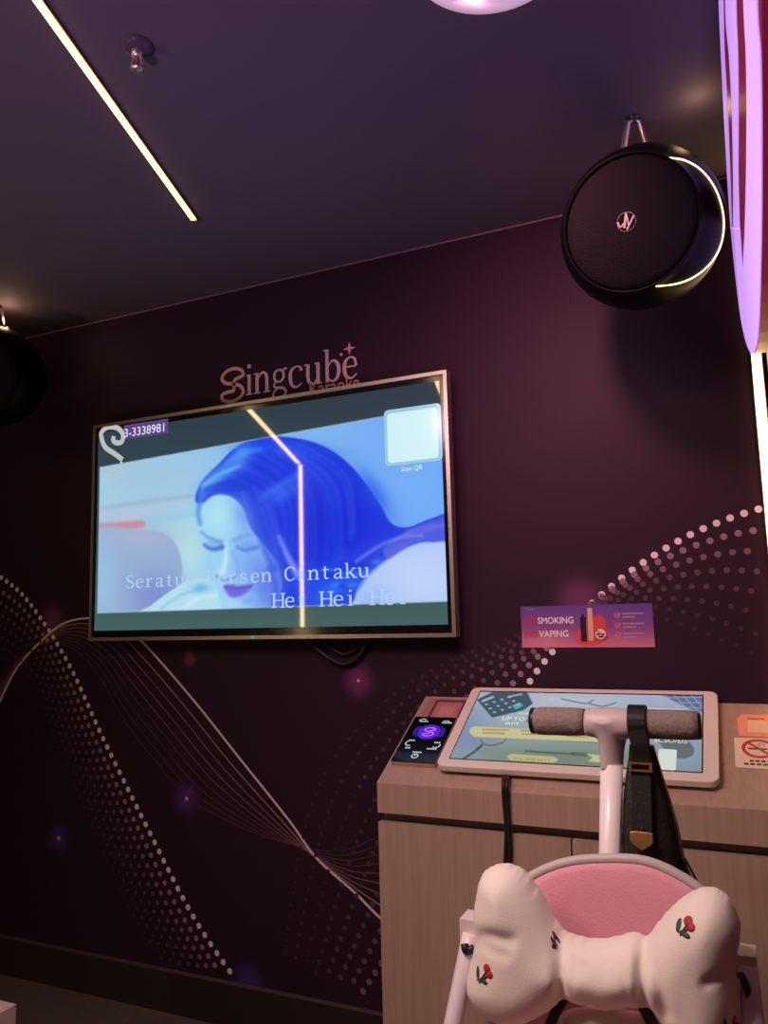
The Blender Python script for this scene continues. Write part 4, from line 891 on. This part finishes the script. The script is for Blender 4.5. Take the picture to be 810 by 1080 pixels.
M['cherry'] = mat('cherry_red_thread', (.42, .02, .025), .6); M['cherry_dark'] = mat('dark_maroon_thread', (.10, .012, .03), .6); M['leaf'] = mat('leaf_green_thread', (.035, .07, .04), .6)
def patch(bm, pts_px, lift=.0018, r=.0018):
    q = []
    for p in pts_px:
        l, n = on_pillow(*p); q.append(l+n*.0008)
    tube(bm, smooth_path([tuple(a) for a in q], 4), r, 6)
def cherry(x, y, s=1., mirror=1, narrow=1., tilt=0., dark=False):
    ca, sa = math.cos(math.radians(tilt)), math.sin(math.radians(tilt))
    T = lambda a, b_: (x+(a*narrow*mirror*ca-b_*sa)*s, y+(a*narrow*mirror*sa+b_*ca)*s)
    bm = bmesh.new()
    for a, b_, r in ((3.5, -6, 4.2), (6, 0, 3.7)):
        l, n = on_pillow(*T(a, b_)); sc = .00145*r*s
        m_ = Matrix.Translation(l) @ n.to_track_quat('Z', 'Y').to_matrix().to_4x4() @ Matrix.Diagonal((sc*max(.45, narrow), sc, .0016, 1)); bmesh.ops.create_icosphere(bm, subdivisions=2, radius=1, matrix=m_)
    link_mesh('cherry_embroidery', bm, M['cherry_dark'] if dark else M['cherry'], pil, True)
    bm = bmesh.new(); patch(bm, [T(3, -3), T(-1, 3), T(-4, 8)], r=.0011); patch(bm, [T(4, 1), T(0, 4), T(-6, 5)], r=.0011)
    for a, b_, ra, rb, ro in ((-5.6, -2.5, 2.5, 5.6, 14), (.2, 6.6, 5.0, 2.4, -14)):
        l, n = on_pillow(*T(a, b_)); m_ = Matrix.Translation(l) @ n.to_track_quat('Z', 'Y').to_matrix().to_4x4() @ Matrix.Rotation(math.radians(ro), 4, 'Z') @ Matrix.Diagonal((.00145*ra*s*max(.5, narrow), .00145*rb*s, .0015, 1)); bmesh.ops.create_icosphere(bm, subdivisions=2, radius=1, matrix=m_)
    link_mesh('leaf_embroidery', bm, M['cherry_dark'] if dark else M['leaf'], pil, True)
cherry(510, 1028, 1.05); cherry(722, 978, 1.1); cherry(585, 992, .95, -1, .45, 10, True); cherry(770, 1082, 1.)

# ---------------------------------------------------------------- handbag on the push bar
bag = thing('handbag', 'black leather handbag with brass clasp hanging from the stroller push bar', 'handbag', at(686, 930, YB))
M['leather'] = mat('black_leather', (.012, .011, .011), .38, bump=(160, .2)); M['leather2'] = mat('black_strap_leather', (.009, .008, .008), .55, bump=(200, .1), spec=.3); M['brass'] = mat('brass', (.86, .47, .18), .36, .9)
secs = [(786, 664, 690, .012), (800, 663, 694, .018), (820, 660, 700, .026), (845, 658, 708, .034), (870, 657.5, 715, .042), (895, 657.5, 720, .048), (915, 657.5, 724, .05), (935, 657.5, 726, .05), (948, 659, 724, .044), (955, 663, 718, .03)]
bm = bmesh.new(); rings = []; YBG = YB+.01
for py, xa, xb, dp in secs:
    a0, b0_ = at(xa, py, YBG), at(xb, py, YBG); m_ = (a0+b0_)/2; hw = (b0_[0]-a0[0])/2
    ring = []
    for t in np.linspace(0, 2*math.pi, 28, endpoint=False):
        cx, sy_ = math.cos(t), math.sin(t); ring.append(bm.verts.new((m_[0]+hw*math.copysign(abs(cx)**.6, cx), m_[1]+dp*math.copysign(abs(sy_)**.7, sy_), m_[2])))
    rings.append(ring)
for A, B in zip(rings, rings[1:]):
    for k in range(28): bm.faces.new((A[k], A[(k+1) % 28], B[(k+1) % 28], B[k]))
bm.faces.new(rings[0]); bm.faces.new(rings[-1][::-1]); bmesh.ops.recalc_face_normals(bm, faces=bm.faces)
link_mesh('bag_body', bm, M['leather'], bag, True)
def strap(pts, wd_, th_s, name, m):
    bm = bmesh.new(); P = [Vector(p) for p in pts]; L = []
    for i, p in enumerate(P):
        t = (P[min(i+1, len(P)-1)]-P[max(i-1, 0)]).normalized(); s_ = Vector((1, 0, 0)); s_ = (s_-t*s_.dot(t)).normalized(); n = t.cross(s_); ww = wd_[i] if hasattr(wd_, '__len__') else wd_
        L.append([bm.verts.new(p+s_*(a*ww/2)+n*(b_*th_s/2)) for a, b_ in ((-1, -1), (1, -1), (1, 1), (-1, 1))])
    for A, B in zip(L, L[1:]):
        for k in range(4): bm.faces.new((A[k], A[(k+1) % 4], B[(k+1) % 4], B[k]))
    bm.faces.new(L[0][::-1]); bm.faces.new(L[-1]); bmesh.ops.recalc_face_normals(bm, faces=bm.faces); bevel(bm, .0008, 1, 60)
    return link_mesh(name, bm, m, bag)
bc = at(673, 763, YB); r_ = .0285
loopp = [at(676.5, 806, YB-.026), at(675, 785, YB-.030)]+[(bc[0], bc[1]-r_*math.cos(t), bc[2]+r_*math.sin(t)) for t in np.linspace(-.25, math.pi+.25, 13)]+[at(676, 788, YB+.03)]
strap(loopp, .029, .005, 'carry_handle', M['leather2'])
fs = [at(676, 800, YB-.022), at(676, 815, YB-.024), at(677, 845, YB-.034), at(677.5, 878, YB-.045), at(677.5, 886, YB-.047)]
strap(fs, .031, .005, 'front_strap', M['leather2'])
k0 = at(675.5, 809, YB-.030); bm = bmesh.new()
for lo, hi in (((-.018, -.007), (.018, -.0045)), ((-.018, .0045), (.018, .007)), ((-.018, -.0045), (-.014, .0045)), ((.014, -.0045), (.018, .0045))):
    box(bm, (k0[0]+lo[0], k0[1]-.003, k0[2]+lo[1]), (k0[0]+hi[0], k0[1]+.003, k0[2]+hi[1]))
link_mesh('buckle', bm, M['brass'], bag)
k1 = at(677, 886, YB-.052); kp = Plane(k1, (1, 0, 0), (0, 0, 1))
bm = bmesh.new(); outline_prism(bm, kp, [(-.0175, .012), (-.0175, -.002), (-.012, -.008), (0, -.0155), (.012, -.008), (.0175, -.002), (.0175, .012), (.009, .0135), (-.009, .0135)], 0, .004); bevel(bm, .0012, 2, 40); link_mesh('clasp', bm, M['brass'], bag)
bm = bmesh.new(); lathe(bm, at(677.5, 874, YB-.049), (0, -1, 0), [(0, .0035), (.002, .003), (.0025, 0)], 10); link_mesh('stud', bm, M['black'], bag)
for p0, p1, p2 in (((722, 905), (730, 920), (737, 934)), ((721, 908), (727, 922), (732, 936)), ((720, 910), (724, 924), (727, 938))):
    bm = bmesh.new(); tube(bm, smooth_path([at(*p0, YB-.005), at(*p1, YB-.01), at(*p2, YB-.01)], 4), .0022, 6); link_mesh('tassel_cord', bm, M['leather2'], bag)

# ---------------------------------------------------------------- pale stool at lower left
q = at(17, 1061, -.75)
bm = bmesh.new(); box(bm, (q[0]-.42, -1.17, .04), (q[0], -.75, q[2]+.004)); bevel(bm, .035, 5)
st_ = thing('padded_stool', 'pale pink padded stool poking in at the lower left corner', 'stool', (q[0]-.21, -.96, 0))
link_mesh('cushion', bm, mat('stool_pale_pink', (.78, .58, .56), .6), st_)
for dx, dy in ((-.38, -1.13), (-.04, -1.13), (-.38, -.79), (-.04, -.79)):
    bm = bmesh.new(); lathe(bm, (q[0]+dx, dy, 0), (0, 0, 1), [(0, 0), (0, .015), (.05, .02), (.05, 0)], 12); link_mesh('foot', bm, M['black'], st_)
